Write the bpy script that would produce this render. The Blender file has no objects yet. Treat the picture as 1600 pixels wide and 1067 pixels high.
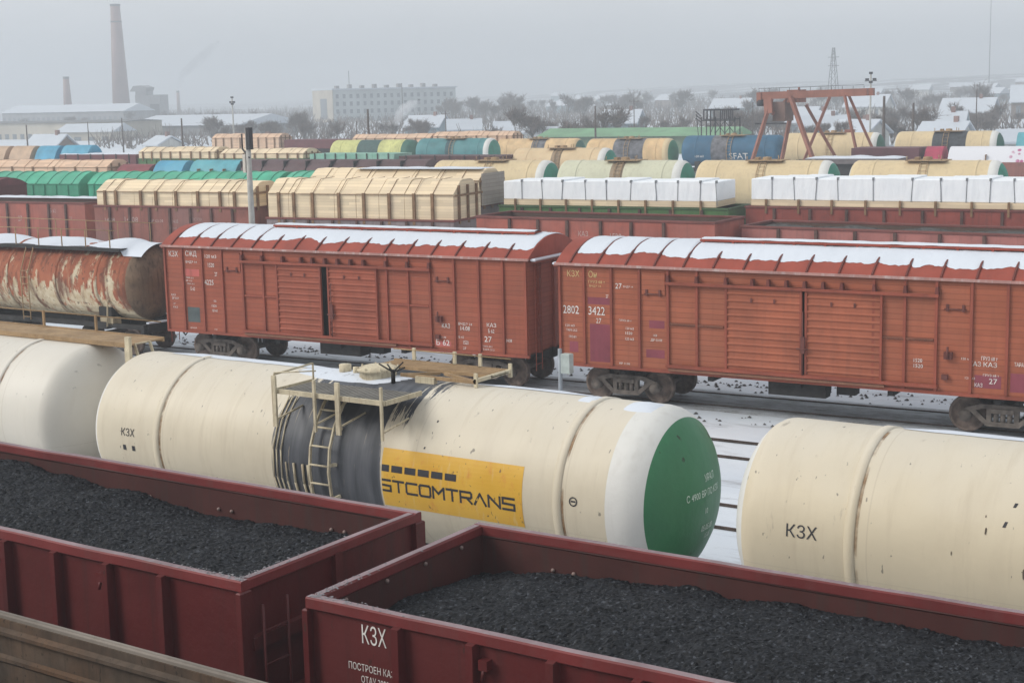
import bpy, math, random
from mathutils import Vector, Matrix, noise
R=math.radians; PI=math.pi
scene=bpy.context.scene; COL=scene.collection
random.seed(11)
# ---------------------------------------------------------------- camera, sky, sun, exposure
CAM_H=8.78; PITCH=.1616; ROLL=-.0236; YAW=.5907; FPX=2371.3
cam=bpy.data.cameras.new('camera'); cam.lens=FPX/1600*36; cam.sensor_width=36; cam.clip_start=.1; cam.clip_end=20000
co=bpy.data.objects.new('camera',cam); COL.objects.link(co); scene.camera=co
cp,sp=math.cos(PITCH),math.sin(PITCH); cy,sy=math.cos(YAW),math.sin(YAW)
fw=Vector((-sy*cp,cy*cp,-sp)); rt=Vector((cy,sy,0)); up=rt.cross(fw)
r2=rt*math.cos(ROLL)+up*math.sin(ROLL); u2=-rt*math.sin(ROLL)+up*math.cos(ROLL)
co.matrix_world=Matrix(((r2.x,u2.x,-fw.x,0),(r2.y,u2.y,-fw.y,0),(r2.z,u2.z,-fw.z,CAM_H),(0,0,0,1)))
world=bpy.data.worlds.new('World'); scene.world=world; world.use_nodes=True
def _world():
    nt=world.node_tree; N=nt.nodes; L=nt.links; N.clear()
    out=N.new('ShaderNodeOutputWorld'); 
    sky=N.new('ShaderNodeTexSky'); sky.sky_type='NISHITA'; sky.sun_disc=False; sky.sun_elevation=R(36); sky.sun_rotation=R(242)
    b1=N.new('ShaderNodeBackground'); b1.inputs[1].default_value=.05; L.new(sky.outputs[0],b1.inputs[0])
    tc=N.new('ShaderNodeTexCoord'); sep=N.new('ShaderNodeSeparateXYZ'); L.new(tc.outputs['Generated'],sep.inputs[0])
    ramp=N.new('ShaderNodeValToRGB'); e=ramp.color_ramp.elements      # overcast deck: brighter towards the zenith
    e[0].position=0; e[0].color=(.40,.44,.49,1); e[1].position=1; e[1].color=(.84,.88,.93,1)
    k=ramp.color_ramp.elements.new(.07); k.color=(.88,.90,.93,1)
    k=ramp.color_ramp.elements.new(.2); k.color=(.70,.73,.77,1)
    L.new(sep.outputs[2],ramp.inputs[0])
    mp=N.new('ShaderNodeMapping'); mp.inputs['Scale'].default_value=(1.5,1.5,7); L.new(tc.outputs['Generated'],mp.inputs[0])
    nz=N.new('ShaderNodeTexNoise'); nz.inputs['Scale'].default_value=1.6; nz.inputs['Detail'].default_value=4; L.new(mp.outputs[0],nz.inputs[0])
    mr=N.new('ShaderNodeMapRange'); mr.inputs[1].default_value=.3; mr.inputs[2].default_value=.7; mr.inputs[3].default_value=.86; mr.inputs[4].default_value=1.12; L.new(nz.outputs[0],mr.inputs[0])
    mul=N.new('ShaderNodeMixRGB'); mul.blend_type='MULTIPLY'; mul.inputs[0].default_value=1; L.new(ramp.outputs[0],mul.inputs[1]); L.new(mr.outputs[0],mul.inputs[2])
    b2=N.new('ShaderNodeBackground'); b2.inputs[1].default_value=.84; L.new(mul.outputs[0],b2.inputs[0])
    mx=N.new('ShaderNodeMixShader'); mx.inputs[0].default_value=.93; L.new(b1.outputs[0],mx.inputs[1]); L.new(b2.outputs[0],mx.inputs[2]); L.new(mx.outputs[0],out.inputs[0])
_world()
sun=bpy.data.lights.new('sun','SUN'); sun.energy=2.2; sun.angle=R(28); sun.color=(1,.96,.9)
so=bpy.data.objects.new('sun',sun); COL.objects.link(so)
so.rotation_euler=Vector((.66,.62,-.62)).to_track_quat('-Z','Y').to_euler()   # from behind the camera, high
scene.view_settings.view_transform='Standard'; scene.view_settings.look='None'; scene.view_settings.exposure=.16; scene.view_settings.gamma=1
scene.cycles.volume_bounces=1; scene.cycles.max_bounces=6; scene.cycles.transparent_max_bounces=8

# ---------------------------------------------------------------- materials
MATS={}
def srgb(h):
    h=h.lstrip('#'); c=[int(h[i:i+2],16)/255 for i in (0,2,4)]
    return tuple((x/12.92 if x<=.04045 else ((x+.055)/1.055)**2.4) for x in c)
class NT:
    def __init__(s,name):
        s.m=bpy.data.materials.new(name); s.m.use_nodes=True; s.t=s.m.node_tree; s.N=s.t.nodes; s.L=s.t.links
        s.b=s.N['Principled BSDF']; s.tc=s.N.new('ShaderNodeTexCoord'); oi=s.N.new('ShaderNodeObjectInfo')
        v=s.N.new('ShaderNodeVectorMath'); v.operation='MULTIPLY_ADD'; s.L.new(oi.outputs['Random'],v.inputs[0]); v.inputs[1].default_value=(37,19,53); s.L.new(s.tc.outputs['Object'],v.inputs[2]); s.vec=v.outputs[0]; s.obj=s.tc.outputs['Object']
    def noise(s,scale,detail=3,sc=(1,1,1),rough=.55,vec=None):
        mp=s.N.new('ShaderNodeMapping'); mp.inputs['Scale'].default_value=sc; s.L.new(vec or s.vec,mp.inputs[0])
        n=s.N.new('ShaderNodeTexNoise'); n.inputs['Scale'].default_value=scale; n.inputs['Detail'].default_value=detail; n.inputs['Roughness'].default_value=rough; s.L.new(mp.outputs[0],n.inputs[0]); return n.outputs[0]
    def ramp(s,x,a,b,lo=0,hi=1):
        r=s.N.new('ShaderNodeMapRange'); r.inputs[1].default_value=a; r.inputs[2].default_value=b; r.inputs[3].default_value=lo; r.inputs[4].default_value=hi; s.L.new(x,r.inputs[0]); return r.outputs[0]
    def mix(s,f,a,b,mode='MIX'):
        m=s.N.new('ShaderNodeMixRGB'); m.blend_type=mode
        for i,x in ((0,f),(1,a),(2,b)):
            if hasattr(x,'links'): s.L.new(x,m.inputs[i])
            elif isinstance(x,(int,float)): m.inputs[i].default_value=x if i==0 else (x,x,x,1)
            else: m.inputs[i].default_value=(*x,1)
        return m.outputs[0]
    def math(s,op,a,b=0):
        m=s.N.new('ShaderNodeMath'); m.operation=op
        for i,x in ((0,a),(1,b)):
            if hasattr(x,'links'): s.L.new(x,m.inputs[i])
            else: m.inputs[i].default_value=x
        return m.outputs[0]
    def bump(s,h,st=.3,d=.02):
        b=s.N.new('ShaderNodeBump'); b.inputs['Strength'].default_value=st; b.inputs['Distance'].default_value=d; s.L.new(h,b.inputs['Height']); s.L.new(b.outputs[0],s.b.inputs['Normal'])
    def sep(s,vec=None):
        x=s.N.new('ShaderNodeSeparateXYZ'); s.L.new(vec or s.obj,x.inputs[0]); return x.outputs
    def done(s,col,rough=.7,metal=0):
        if hasattr(col,'links'): s.L.new(col,s.b.inputs['Base Color'])
        else: s.b.inputs['Base Color'].default_value=(*col,1)
        s.b.inputs['Roughness'].default_value=rough; s.b.inputs['Specular IOR Level'].default_value=.16; s.b.inputs['Metallic'].default_value=metal; s.b.inputs['Specular IOR Level'].default_value=.35
        return s.m
def paint(name,base,dirt=(.08,.05,.035),amt=.35,streak=.3,rough=.62,sc=1.0,planks=0,spots=0,spotcol=(.03,.02,.015),vary=.25,fade=None):
    """weathered paint: soft fading, vertical grime streaks, rust specks"""
    if name in MATS: return MATS[name]
    n=NT(name); b=base
    c=n.mix(n.ramp(n.noise(.9*sc,4),.3,.7),[x*(1-vary) for x in b],[min(1,x*(1+vary*.6)) for x in b])
    if fade: c=n.mix(n.ramp(n.noise(.35*sc,3),.45,.7,0,.6),c,fade)
    st=n.noise(3.2*sc,4,(2.2,2.2,.16)); c=n.mix(n.ramp(st,.52,.75,0,streak),c,dirt)
    c=n.mix(n.ramp(n.noise(2.2*sc,6,(1,1,1),.7),.55,.78,0,amt),c,dirt)
    if spots: c=n.mix(n.ramp(n.noise(7*sc,3,(1,1,.55),.5),.70-.02*spots,.74-.02*spots,0,.8),c,spotcol)
    h=n.math('ADD',n.noise(14*sc,3),n.math('MULTIPLY',n.noise(1.7*sc,2),5))
    if planks:
        z=n.sep()[2]; fr=n.math('FRACT',n.math('MULTIPLY',z,1/planks)); g=n.ramp(fr,0,.10); g2=n.ramp(fr,.9,1,1,0)
        gg=n.math('MULTIPLY',g,g2); c=n.mix(n.math('SUBTRACT',1,gg),c,[x*.45 for x in b]); h=n.math('ADD',n.math('MULTIPLY',gg,2.5),h)
        # every board a slightly different age
        fl=n.math('FLOOR',n.math('MULTIPLY',z,1/planks)); wn=n.N.new('ShaderNodeTexWhiteNoise'); wn.noise_dimensions='1D'; n.L.new(fl,wn.inputs['W']); c=n.mix(.35,c,n.mix(n.ramp(wn.outputs[0],0,1),[x*.8 for x in b],[min(1,x*1.15) for x in b]))
    n.bump(h,.25,.015)
    MATS[name]=n.done(c,rough); return MATS[name]
def plain(name,base,rough=.7,vary=.2,sc=3.,bump=.2,metal=0):
    if name in MATS: return MATS[name]
    n=NT(name); c=n.mix(n.ramp(n.noise(sc,4),.3,.7),[x*(1-vary) for x in base],[min(1,x*(1+vary)) for x in base]); n.bump(n.noise(sc*6,3),bump,.01)
    MATS[name]=n.done(c,rough,metal); return MATS[name]
# snow
def snowmat(name,base=(.68,.72,.78),dirty=0,bsc=1.2):
    if name in MATS: return MATS[name]
    n=NT(name); c=n.mix(n.ramp(n.noise(.5,4),.35,.7),base,[x*.93 for x in base])
    if dirty: c=n.mix(n.ramp(n.noise(1.4,6,(.35,1,1),.7),.52,.72,0,dirty),c,(.16,.15,.145)); c=n.mix(n.ramp(n.noise(6,3),.62,.7,0,dirty*.8),c,(.06,.055,.05))
    n.bump(n.noise(bsc*5,5),.5,.03); MATS[name]=n.done(c,.6); return MATS[name]
SNOW=snowmat('snow'); SNOWD=snowmat('dirty_snow',dirty=.55)
RED=paint('oxide_red_boards',(.34,.085,.044),dirt=(.11,.035,.022),amt=.28,streak=.35,planks=.145,fade=(.28,.10,.06))
RED2=paint('oxide_orange_boards',(.37,.103,.050),dirt=(.16,.05,.028),amt=.3,streak=.35,planks=.145,fade=(.30,.115,.065))
REDP=paint('oxide_red_steel',(.29,.07,.04),dirt=(.07,.03,.02),amt=.3,streak=.3)
PDARK=paint('dark_red_fittings',(.15,.045,.035),amt=.5)
REDR=paint('red_roof_steel',(.33,.068,.042),dirt=(.09,.04,.03),amt=.3,streak=.1)
MARN=paint('maroon_gondola_paint',(.105,.013,.013),dirt=(.045,.018,.016),amt=.35,streak=.5,rough=.5,vary=.22,fade=(.120,.028,.026),spots=.4,spotcol=(.05,.02,.015))
MARI=paint('maroon_inside_wall',(.066,.018,.015),dirt=(.045,.026,.022),amt=.5,streak=.75,rough=.7)
RIM=paint('worn_rim_paint',(.165,.026,.025),dirt=(.12,.07,.065),amt=.4,streak=.2,rough=.55)
RIMT=paint('dusty_rim_highlight',(.27,.19,.20),dirt=(.34,.31,.32),amt=.7,streak=.3,rough=.6,sc=2)  # dusty grey-mauve, lightened as a highlight painted along the rim tops
DUST=plain('pale_coal_dust',(.22,.21,.22),.9,.45,9,.6)
BROWN=paint('brown_rusty_inside',(.085,.060,.042),dirt=(.05,.036,.026),amt=.75,streak=.7,rough=.85,spots=2,fade=(.14,.07,.032),vary=.5,sc=2.6)
BROWNR=paint('brown_worn_rim',(.22,.19,.16),dirt=(.10,.07,.05),amt=.5,streak=.3,rough=.85)
DARK=plain('dark_underframe_steel',(.028,.026,.025),.75,.4,4,.4)
WHEEL=plain('rusty_wheel_steel',(.15,.11,.09),.65,.45,6,.3,0)
BOGM=plain('greasy_bogie_steel',(.13,.108,.092),.7,.5,5,.5)
RAILM=plain('rail_steel',(.07,.05,.04),.5,.4,5,.3,.5)
YEL=paint('cream_tank_paint',(.71,.60,.41),dirt=(.36,.27,.17),amt=.25,streak=.22,rough=.5,spots=1,spotcol=(.12,.09,.06),vary=.07,sc=.8)
CREAMW=paint('pale_cream_tank_paint',(.67,.61,.52),dirt=(.42,.38,.32),amt=.2,streak=.3,rough=.5,vary=.07,sc=.7,fade=(.60,.57,.52))
WHT=paint('off_white_tank_end_paint',(.70,.69,.65),dirt=(.45,.42,.36),amt=.2,streak=.25,rough=.5,vary=.05)
GRN=paint('green_tank_end_paint',(.048,.20,.09),dirt=(.03,.12,.06),amt=.3,streak=.2,rough=.45,vary=.12,spots=.3)
RUSTL=plain('brown_rust',(.23,.115,.05),.85,.4,3,.5)
FRAMEC=paint('cream_walkway_steel',(.62,.54,.38),dirt=(.20,.11,.05),amt=.6,streak=.5,rough=.65,sc=3)
FRAMER=paint('rusty_walkway_steel',(.36,.24,.13),dirt=(.15,.08,.035),amt=.7,streak=.4,rough=.8,sc=3)
BLACKP=plain('black_paint_marks',(.035,.035,.04),.6,.3)
WHITEP=plain('white_stencil_paint',(.72,.68,.64),.6,.25,8)
YELP=plain('yellowish_stencil_paint',(.62,.45,.20),.6,.25,8)
GREYW=plain('weathered_concrete',(.36,.36,.34),.9,.2,3,.5)

# ---------------------------------------------------------------- mesh helpers
class MB:
    def __init__(s): s.v=[]; s.f=[]; s.mi=[]; s.sm=[]
    def add(s,vs,fs,mi=0,smooth=False):
        o=len(s.v); s.v+= [tuple(v) for v in vs]; s.f+=[tuple(i+o for i in f) for f in fs]; s.mi+=[mi]*len(fs); s.sm+=[smooth]*len(fs); return s
    def box(s,x0,x1,y0,y1,z0,z1,mi=0):
        return s.add([(x0,y0,z0),(x1,y0,z0),(x1,y1,z0),(x0,y1,z0),(x0,y0,z1),(x1,y0,z1),(x1,y1,z1),(x0,y1,z1)],[(0,3,2,1),(4,5,6,7),(0,1,5,4),(1,2,6,5),(2,3,7,6),(3,0,4,7)],mi)
    def bevbox(s,x0,x1,y0,y1,z0,z1,b=.02,mi=0):
        # box with chamfered upper and vertical edges (profile lofted in z)
        def ring(d,z): return [(x0+d,y0+d,z),(x1-d,y0+d,z),(x1-d,y1-d,z),(x0+d,y1-d,z)]
        vs=ring(b,z0)+ring(0,z0+b)+ring(0,z1-b)+ring(b,z1); fs=[(3,2,1,0),(12,13,14,15)]
        for k in range(3):
            for i in range(4): j=(i+1)%4; fs.append((k*4+i,k*4+j,k*4+4+j,k*4+4+i))
        return s.add(vs,fs,mi)
    def tube(s,p,q,r,n=6,mi=0,r1=None,smooth=True):
        p=Vector(p); q=Vector(q); d=(q-p).normalized(); a=d.cross(Vector((0,0,1)) if abs(d.z)<.9 else Vector((1,0,0))).normalized(); b=d.cross(a); r1=r if r1 is None else r1
        vs=[]
        for c,rr in ((p,r),(q,r1)):
            for i in range(n): t=2*PI*(i+.5)/n; vs.append(c+a*rr*math.cos(t)+b*rr*math.sin(t))
        fs=[(i,(i+1)%n,n+(i+1)%n,n+i) for i in range(n)]+[tuple(range(n))[::-1],tuple(range(n,2*n))]
        return s.add(vs,fs,mi,smooth and n>4)
    def bar(s,p,q,w,h,mi=0):
        p=Vector(p); q=Vector(q); d=(q-p).normalized(); a=d.cross(Vector((0,0,1)) if abs(d.z)<.95 else Vector((0,1,0))).normalized(); b=a.cross(d)
        vs=[c+a*i*w/2+b*j*h/2 for c in (p,q) for i,j in ((-1,-1),(1,-1),(1,1),(-1,1))]
        return s.add(vs,[(0,1,2,3),(7,6,5,4),(0,4,5,1),(1,5,6,2),(2,6,7,3),(3,7,4,0)],mi)
    def lathe(s,prof,cy=0,cz=0,n=40,smooth=True,mis=None,a0=0,a1=2*PI,axis='x',cx=0):
        full=abs(a1-a0-2*PI)<1e-6; m=n if full else n+1; vs=[]
        for x,r in prof:
            for i in range(m):
                t=a0+(a1-a0)*i/n
                if axis=='x': vs.append((x,cy+r*math.cos(t),cz+r*math.sin(t)))
                elif axis=='y': vs.append((cx+r*math.cos(t),x,cz+r*math.sin(t)))
                else: vs.append((cx+r*math.cos(t),cy+r*math.sin(t),x))
        for k in range(len(prof)-1):
            fs=[(k*m+i,k*m+(i+1)%m,(k+1)*m+(i+1)%m,(k+1)*m+i) for i in range(n)]
            o=len(s.v) if k==0 else o
            if k==0: s.v+=vs
            s.f+=[tuple(j+o for j in f) for f in fs]; s.mi+=[mis[k] if mis else 0]*len(fs); s.sm+=[smooth]*len(fs)
        return s
    def poly(s,pts,y0,y1,mi=0):   # x-z polygon extruded along y
        n=len(pts); vs=[(x,y0,z) for x,z in pts]+[(x,y1,z) for x,z in pts]
        return s.add(vs,[tuple(range(n)),tuple(range(n,2*n))[::-1]]+[(i,n+i,n+(i+1)%n,(i+1)%n) for i in range(n)],mi)
    def mesh(s,name,mats):
        me=bpy.data.meshes.new(name); me.from_pydata(s.v,[],s.f)
        for m in (mats if isinstance(mats,(list,tuple)) else [mats]): me.materials.append(m)
        me.polygons.foreach_set('material_index',s.mi); me.polygons.foreach_set('use_smooth',s.sm); me.update(); return me
    def build(s,name,mats,parent=None,loc=None):
        o=bpy.data.objects.new(name,s.mesh(name,mats)); COL.objects.link(o)
        if parent: o.parent=parent
        if loc: o.location=loc
        return o
def tag(o,label=None,cat=None,group=None,kind=None):
    if label: o['label']=label
    if cat: o['category']=cat
    if group: o['group']=group
    if kind: o['kind']=kind
    return o
def thing(name,label,cat,x,y,z=0,rz=0,group=None):
    o=bpy.data.objects.new(name,None); COL.objects.link(o); o.location=(x,y,z); o.rotation_euler=(0,0,R(rz)); o.empty_display_size=.3
    return tag(o,label,cat,group)
def dup(o,loc=None,parent=None,rz=None,sc=None,label=None,group=None):
    c=o.copy(); COL.objects.link(c)
    if parent: c.parent=parent
    if loc is not None: c.location=loc
    if rz is not None: c.rotation_euler=(0,0,rz)
    if sc is not None: c.scale=sc if isinstance(sc,tuple) else (sc,sc,sc)
    if label: c['label']=label
    if group: c['group']=group
    for ch in list(o.children): dup(ch,parent=c)
    return c
def part(name,me,parent,loc=(0,0,0),rz=0):
    o=bpy.data.objects.new(name,me); COL.objects.link(o); o.parent=parent; o.location=loc; o.rotation_euler=(0,0,rz); return o
def root(name,label,cat,x,y,hd,L,W,group=None,z=0):
    """x,y: near left corner of the body; returns an empty at the centre of the wagon on the rail head"""
    h=R(hd); c,s=math.cos(h),math.sin(h)
    return thing(name,label,cat,x+L/2*c-W/2*s,y+L/2*s+W/2*c,z,hd,group)
_txt={}
def text_verts(s,size,fontw=1.0):
    cu=bpy.data.curves.new('t','FONT'); cu.body=s; cu.size=size; cu.resolution_u=2; cu.fill_mode='FRONT'
    o=bpy.data.objects.new('t',cu); COL.objects.link(o); dg=bpy.context.evaluated_depsgraph_get(); me=bpy.data.meshes.new_from_object(o.evaluated_get(dg))
    vs=[(v.co.x*fontw,v.co.y) for v in me.vertices]; fs=[tuple(p.vertices) for p in me.polygons]
    bpy.data.objects.remove(o); bpy.data.curves.remove(cu); bpy.data.meshes.remove(me); return vs,fs
def text_wall(s,x,z,size,parent,mat,y,fontw=.85,name='lettering'):
    vs,fs=text_verts(s,size,fontw); m=MB(); m.add([(x+a,y,z+b) for a,b in vs],fs); return m.build(name,mat,parent)
STR=['ТАРА 25,2','ГРУЗ 68 т','ВЧДЭ 14','120 м3','14.08','ПОСТРОЕН','КР 11.06','ДР 03.09','1520','КАЗ','Б 62','27']
def scrawl(m,x,z,w,h,y,rnd,gap=.25):
    s_=rnd.choice([q for q in STR if abs(len(q)*h*.62-w)<.35*w+.12] or STR[-4:]); vs,fs=text_verts(s_,h*1.35); mx=max(v[0] for v in vs); k=w/mx; k=min(max(k,.6),1.1); m.add([(x+a*k,y,z+b) for a,b in vs],fs)
def _old(m,x,z,w,h,y,rnd,gap=.25):
    """a line of small stencilled characters, too small to read"""
    cx=x
    while cx<x+w:
        cw=h*rnd.uniform(.35,.6); t=h*.2
        if rnd.random()>.12:
            t=h*.2; k=rnd.randint(0,3)
            m.add([(cx,y,z),(cx+t,y,z),(cx+t,y,z+h),(cx,y,z+h)],[(0,1,2,3)])
            if k!=0: m.add([(cx+t,y,z+h-t),(cx+cw,y,z+h-t),(cx+cw,y,z+h),(cx+t,y,z+h)],[(0,1,2,3)])
            if k!=1: m.add([(cx+t,y,z+h*.4),(cx+cw,y,z+h*.4),(cx+cw,y,z+h*.4+t),(cx+t,y,z+h*.4+t)],[(0,1,2,3)])
            if k>1: m.add([(cx+cw,y,z),(cx+cw+t*.8,y,z),(cx+cw+t*.8,y,z+h),(cx+cw,y,z+h)],[(0,1,2,3)])
        cx+=cw+h*gap+t if rnd.random()>.01 else h

# ---------------------------------------------------------------- bogies (one mesh set, copied)
def bogie_meshes():
    f=MB()
    for s in (-1,1):
        y=s*1.02; a,b=(y-.06,y+.06)
        # cast side frame: upper chord, lower chord, inclined struts, columns
        f.poly([(-1.12,.50),(-.98,.66),(-.55,.80),(.55,.80),(.98,.66),(1.12,.50),(1.0,.44),(.86,.56),(.5,.68),(-.5,.68),(-.86,.56),(-1.0,.44)],a,b)
        f.poly([(-.82,.60),(-.40,.24),(.40,.24),(.82,.60),(.70,.66),(.36,.36),(-.36,.36),(-.70,.66)],a+.003,b-.003)
        for x in (-.34,.34): f.box(x-.06,x+.06,a+.006,b-.006,.35,.69)
        for x in (-.17,0,.17): f.tube((x,y,.355),(x,y,.60),.065,8)       # springs
        f.box(-.28,.28,y-.09,y+.09,.58,.70)
        for x in (-.925,.925): f.lathe([(y-.12,.0),(y-.12,.15),(y+.10,.15),(y+.12,.11),(y+.12,0)],cz=.475,n=14,axis='y',cx=x)
    f.box(-.22,.22,-1.0,1.0,.60,.82); f.box(-.15,.15,-.3,.3,.82,1.0)
    for x in (-.42,.42): f.box(x-.05,x+.05,-.95,.95,.35,.43)
    w=MB()
    for s in (-1,1):
        pr=[(s*.71,.0),(s*.71,.13),(s*.74,.15),(s*.735,.38),(s*.70,.40),(s*.70,.475),(s*.80,.472),(s*.83,.47),(s*.835,.40),(s*.80,.385),(s*.79,.15),(s*.84,.12),(s*.84,0)]
        w.lathe([(x,r) for x,r in pr],cz=0,n=28,axis='y')
    w.tube((0,-1.05,0),(0,1.05,0),.08,8)
    c=MB()  # coupler with hose
    c.box(-.1,.35,-.12,.12,.95,1.17); c.box(.3,.55,-.20,.17,.90,1.22); c.box(.5,.66,-.20,-.04,.92,1.2); c.box(-.3,0,-.35,.35,.88,1.25)
    c.tube((.1,.3,1.0),(.4,.3,.7),.025); c.tube((.4,.3,.7),(.58,.28,.85),.025)
    return f.mesh('bogie',BOGM),w.mesh('wheelset',WHEEL),c.mesh('coupler',DARK)
BOG,WHL,CPL=bogie_meshes()
def running_gear(t,L,pivot,simple=False):
    for s in (-1,1):
        b=part('bogie',BOG,t,(s*(L/2-pivot),0,0))
        for x in (-.925,.925): part('wheelset',WHL,b,(x,0,.475))
        if not simple: part('coupler',CPL,t,(s*(L/2),0,0),0 if s>0 else PI)

# ---------------------------------------------------------------- boxcar
def boxcar(x,y,hd,L,which):
    W=3.1; zb,ze=1.14,4.0; h=.60; left=which=='left'; S=RED if left else RED2
    lab=('red boxcar with doors ajar and snow on its roof, right of the rusty tank wagon' if left else 'orange red covered boxcar with closed doors numbered 2802 3422, cut by the right edge')
    t=root('boxcar',lab,'boxcar',x,y,hd,L,W,'snow roofed boxcars'); X0=-L/2; Y0=-W/2; rnd=random.Random(3 if left else 8)
    b=MB(); b.box(X0,X0+5.1,Y0,Y0+.06,zb,ze-.02); b.box(X0+(8.84 if left else 9.1),-X0,Y0,Y0+.06,zb,ze-.02); b.box(X0+5.1,X0+9.1,Y0+.01,Y0+.07,3.6,ze-.02); b.box(X0,-X0,-Y0-.06,-Y0,zb,ze-.02)
    for s in (0,1):
        a=X0 if s==0 else -X0-.06; b.box(a,a+.06,Y0+.06,-Y0-.06,zb,ze-.02)
    b.build('body',S,t)
    dk=MB(); dk.box(X0+4.9,X0+9.2,Y0+.5,Y0+.52,zb,ze-.05); dk.box(X0,-X0,Y0+.1,-Y0-.1,zb-.02,zb+.05); dk.build('floor',DARK,t)  # upright dark sheet stands in for the shaded interior behind the doors
    posts=(.04,.82,1.68,2.55,3.42,4.28,9.18,9.98,10.78,11.65,12.52,13.36,L-.06)
    pm=MB(); pm.bevbox(-.035,.035,-.055,0,zb,ze-.06,.012); pme=pm.mesh('wall_post',REDP)
    for px in posts:
        part('wall_post',pme,t,(X0+px,Y0-.002,0)); part('wall_post',pme,t,(X0+px,-Y0+.002,0),PI)
    for s in (-1,1):
        e=MB()
        for yy in (-.95,0,.95): e.box(s*-X0-(.0 if s>0 else .07),s*-X0+(.07 if s>0 else 0),yy-.05,yy+.05,zb,ze-.1)
        e.build('end_post',REDP,t)
    # sills, door track, mid bars
    m=MB(); m.box(X0-.02,-X0+.02,Y0-.03,Y0+.05,zb-.09,zb-.002); m.box(X0-.02,-X0+.02,-Y0-.05,-Y0+.03,zb-.09,zb-.002); m.build('side_sill',REDP,t)
    m=MB(); m.bevbox(X0+3.38,X0+10.85,Y0-.15,Y0-.06,3.52,3.60,.01); m.box(X0+3.38,X0+10.85,Y0-.13,Y0-.03,1.22,1.30); m.build('door_track',REDP,t)
    br=MB(); br.poly([(-.05,3.60),(.05,3.60),(.03,3.78),(-.03,3.78)],-.13,-.0); bm=br.mesh('track_bracket',paint('rib_dark_red',(.16,.04,.03),amt=.4))
    for px in (3.45,4.3,5.15,5.9,6.35,6.85,7.35,7.85,8.35,9.2,10.0,10.8): part('track_bracket',bm,t,(X0+px,Y0-.004,0))
    for a_,b_ in ((3.47,5.06),(9.24,10.72)): m=MB(); m.bevbox(X0+a_,X0+b_,Y0-.045,Y0-.001,2.40,2.46,.01); [m.box(X0+a_+k*.14,X0+a_+k*.14+.03,Y0-.06,Y0-.046,2.39,2.44) for k in range(0 if left else int((b_-a_)/.14))]; m.build('mid_bar',REDP if left else paint('rusty_mid_bar',(.20,.07,.04),amt=.7),t)
    # doors, corrugated
    def door(x0,x1):
        d=MB(); yb=Y0-.055
        d.box(x0,x1,yb,yb+.045,1.28,3.58)
        z=1.42
        while z<3.5:
            d.poly([(0,0)],0,0) if False else None
            d.add([(x0+.05,yb-.001,z-.045),(x1-.05,yb-.001,z-.045),(x1-.05,yb-.032,z-.012),(x0+.05,yb-.032,z-.012),(x1-.05,yb-.032,z+.012),(x0+.05,yb-.032,z+.012),(x1-.05,yb-.001,z+.045),(x0+.05,yb-.001,z+.045)],[(0,1,2,3),(3,2,4,5),(5,4,6,7)])
            z+=.195
        o=d.build('door',paint('door_red_steel',(.33,.083,.044),dirt=(.12,.04,.025),amt=.3,streak=.3) if left else paint('door_orange_steel',(.36,.105,.053),dirt=(.17,.06,.035),amt=.35,streak=.3),t)
        f=MB()
        for xx in (x0,x1-.06): f.box(xx,xx+.06,yb-.04,yb-.003,1.26,3.56)
        f.box(x0+.06,x1-.06,yb-.035,yb-.003,1.26,1.32); f.box(x0+.06,x1-.06,yb-.035,yb-.003,3.5,3.56)
        f.build('door_frame',REDP,o)
        for k in (.35,.65): g=MB(); zc=3.2; xx=x0+(x1-x0)*k; g.box(xx-.025,xx+.025,yb-.05,yb-.03,zc-.05,zc+.07); g.build('vent_catch',PDARK,o)
        return o
    if left: door(X0+4.85,X0+6.66); d2=door(X0+6.92,X0+8.84)
    else: door(X0+5.12,X0+7.28); d2=door(X0+7.36,X0+9.42)
    lk=MB(); zz=2.1; xx=X0+7.08 if left else X0+7.32
    lk.box(xx-.05,xx+.06,Y0-.15,Y0-.09,zz-.22,zz+.22); lk.tube((xx-.16,Y0-.14,zz-.1),(xx+.16,Y0-.14,zz-.1),.022); lk.tube((xx,Y0-.13,1.3),(xx,Y0-.13,3.0),.018)
    lk.build('door_latch',PDARK,d2)
    hd2=MB(); hx=X0+11.0; hd2.box(hx,hx+.2,Y0-.12,Y0-.0,1.98,2.16); hd2.tube((hx+.1,Y0-.14,2.0),(hx+.1,Y0-.14,2.3),.03); hd2.build('door_winch',PDARK,t); hd2=MB(); hd2.box(hx-.05,hx+.1,Y0-.1,Y0,1.45,1.58); hd2.build('door_stop',PDARK,t)
    ds=MB(); ds.box(X0+3.45,X0+9.5,Y0-.10,Y0-.031,1.13,1.20); ds.build('door_sill',paint('grimy_door_sill',(.24,.11,.065) if left else (.30,.20,.12),dirt=(.10,.05,.03),amt=.8,sc=3),t)
    # hatches
    for a_ in (2.63,10.9):
        q=MB(); q.box(X0+a_,X0+a_+.7,Y0-.03,Y0-.001,3.22,3.82); o=q.build('hatch',S,t)
        q=MB(); q.tube((X0+a_+.08,Y0-.045,3.24),(X0+a_+.62,Y0-.045,3.24),.015)
        for k in (.15,.55): q.box(X0+a_+k-.03,X0+a_+k+.03,Y0-.06,Y0-.03,3.18,3.36)
        q.build('hatch_hinge',PDARK,o)
    # roof
    n=14; Wr=W/2+.07; arc=lambda y_,dz=0: ze+h*(1-(abs(y_)/Wr)**2.1)+dz
    ys=[-Wr+2*Wr*i/n for i in range(n+1)]
    r=MB(); vs=[(xx,yy,arc(yy)) for xx in (X0-.06,-X0+.06) for yy in ys]; m_=n+1
    r.add(vs,[(i,i+1,m_+i+1,m_+i) for i in range(n)],0,True)
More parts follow.
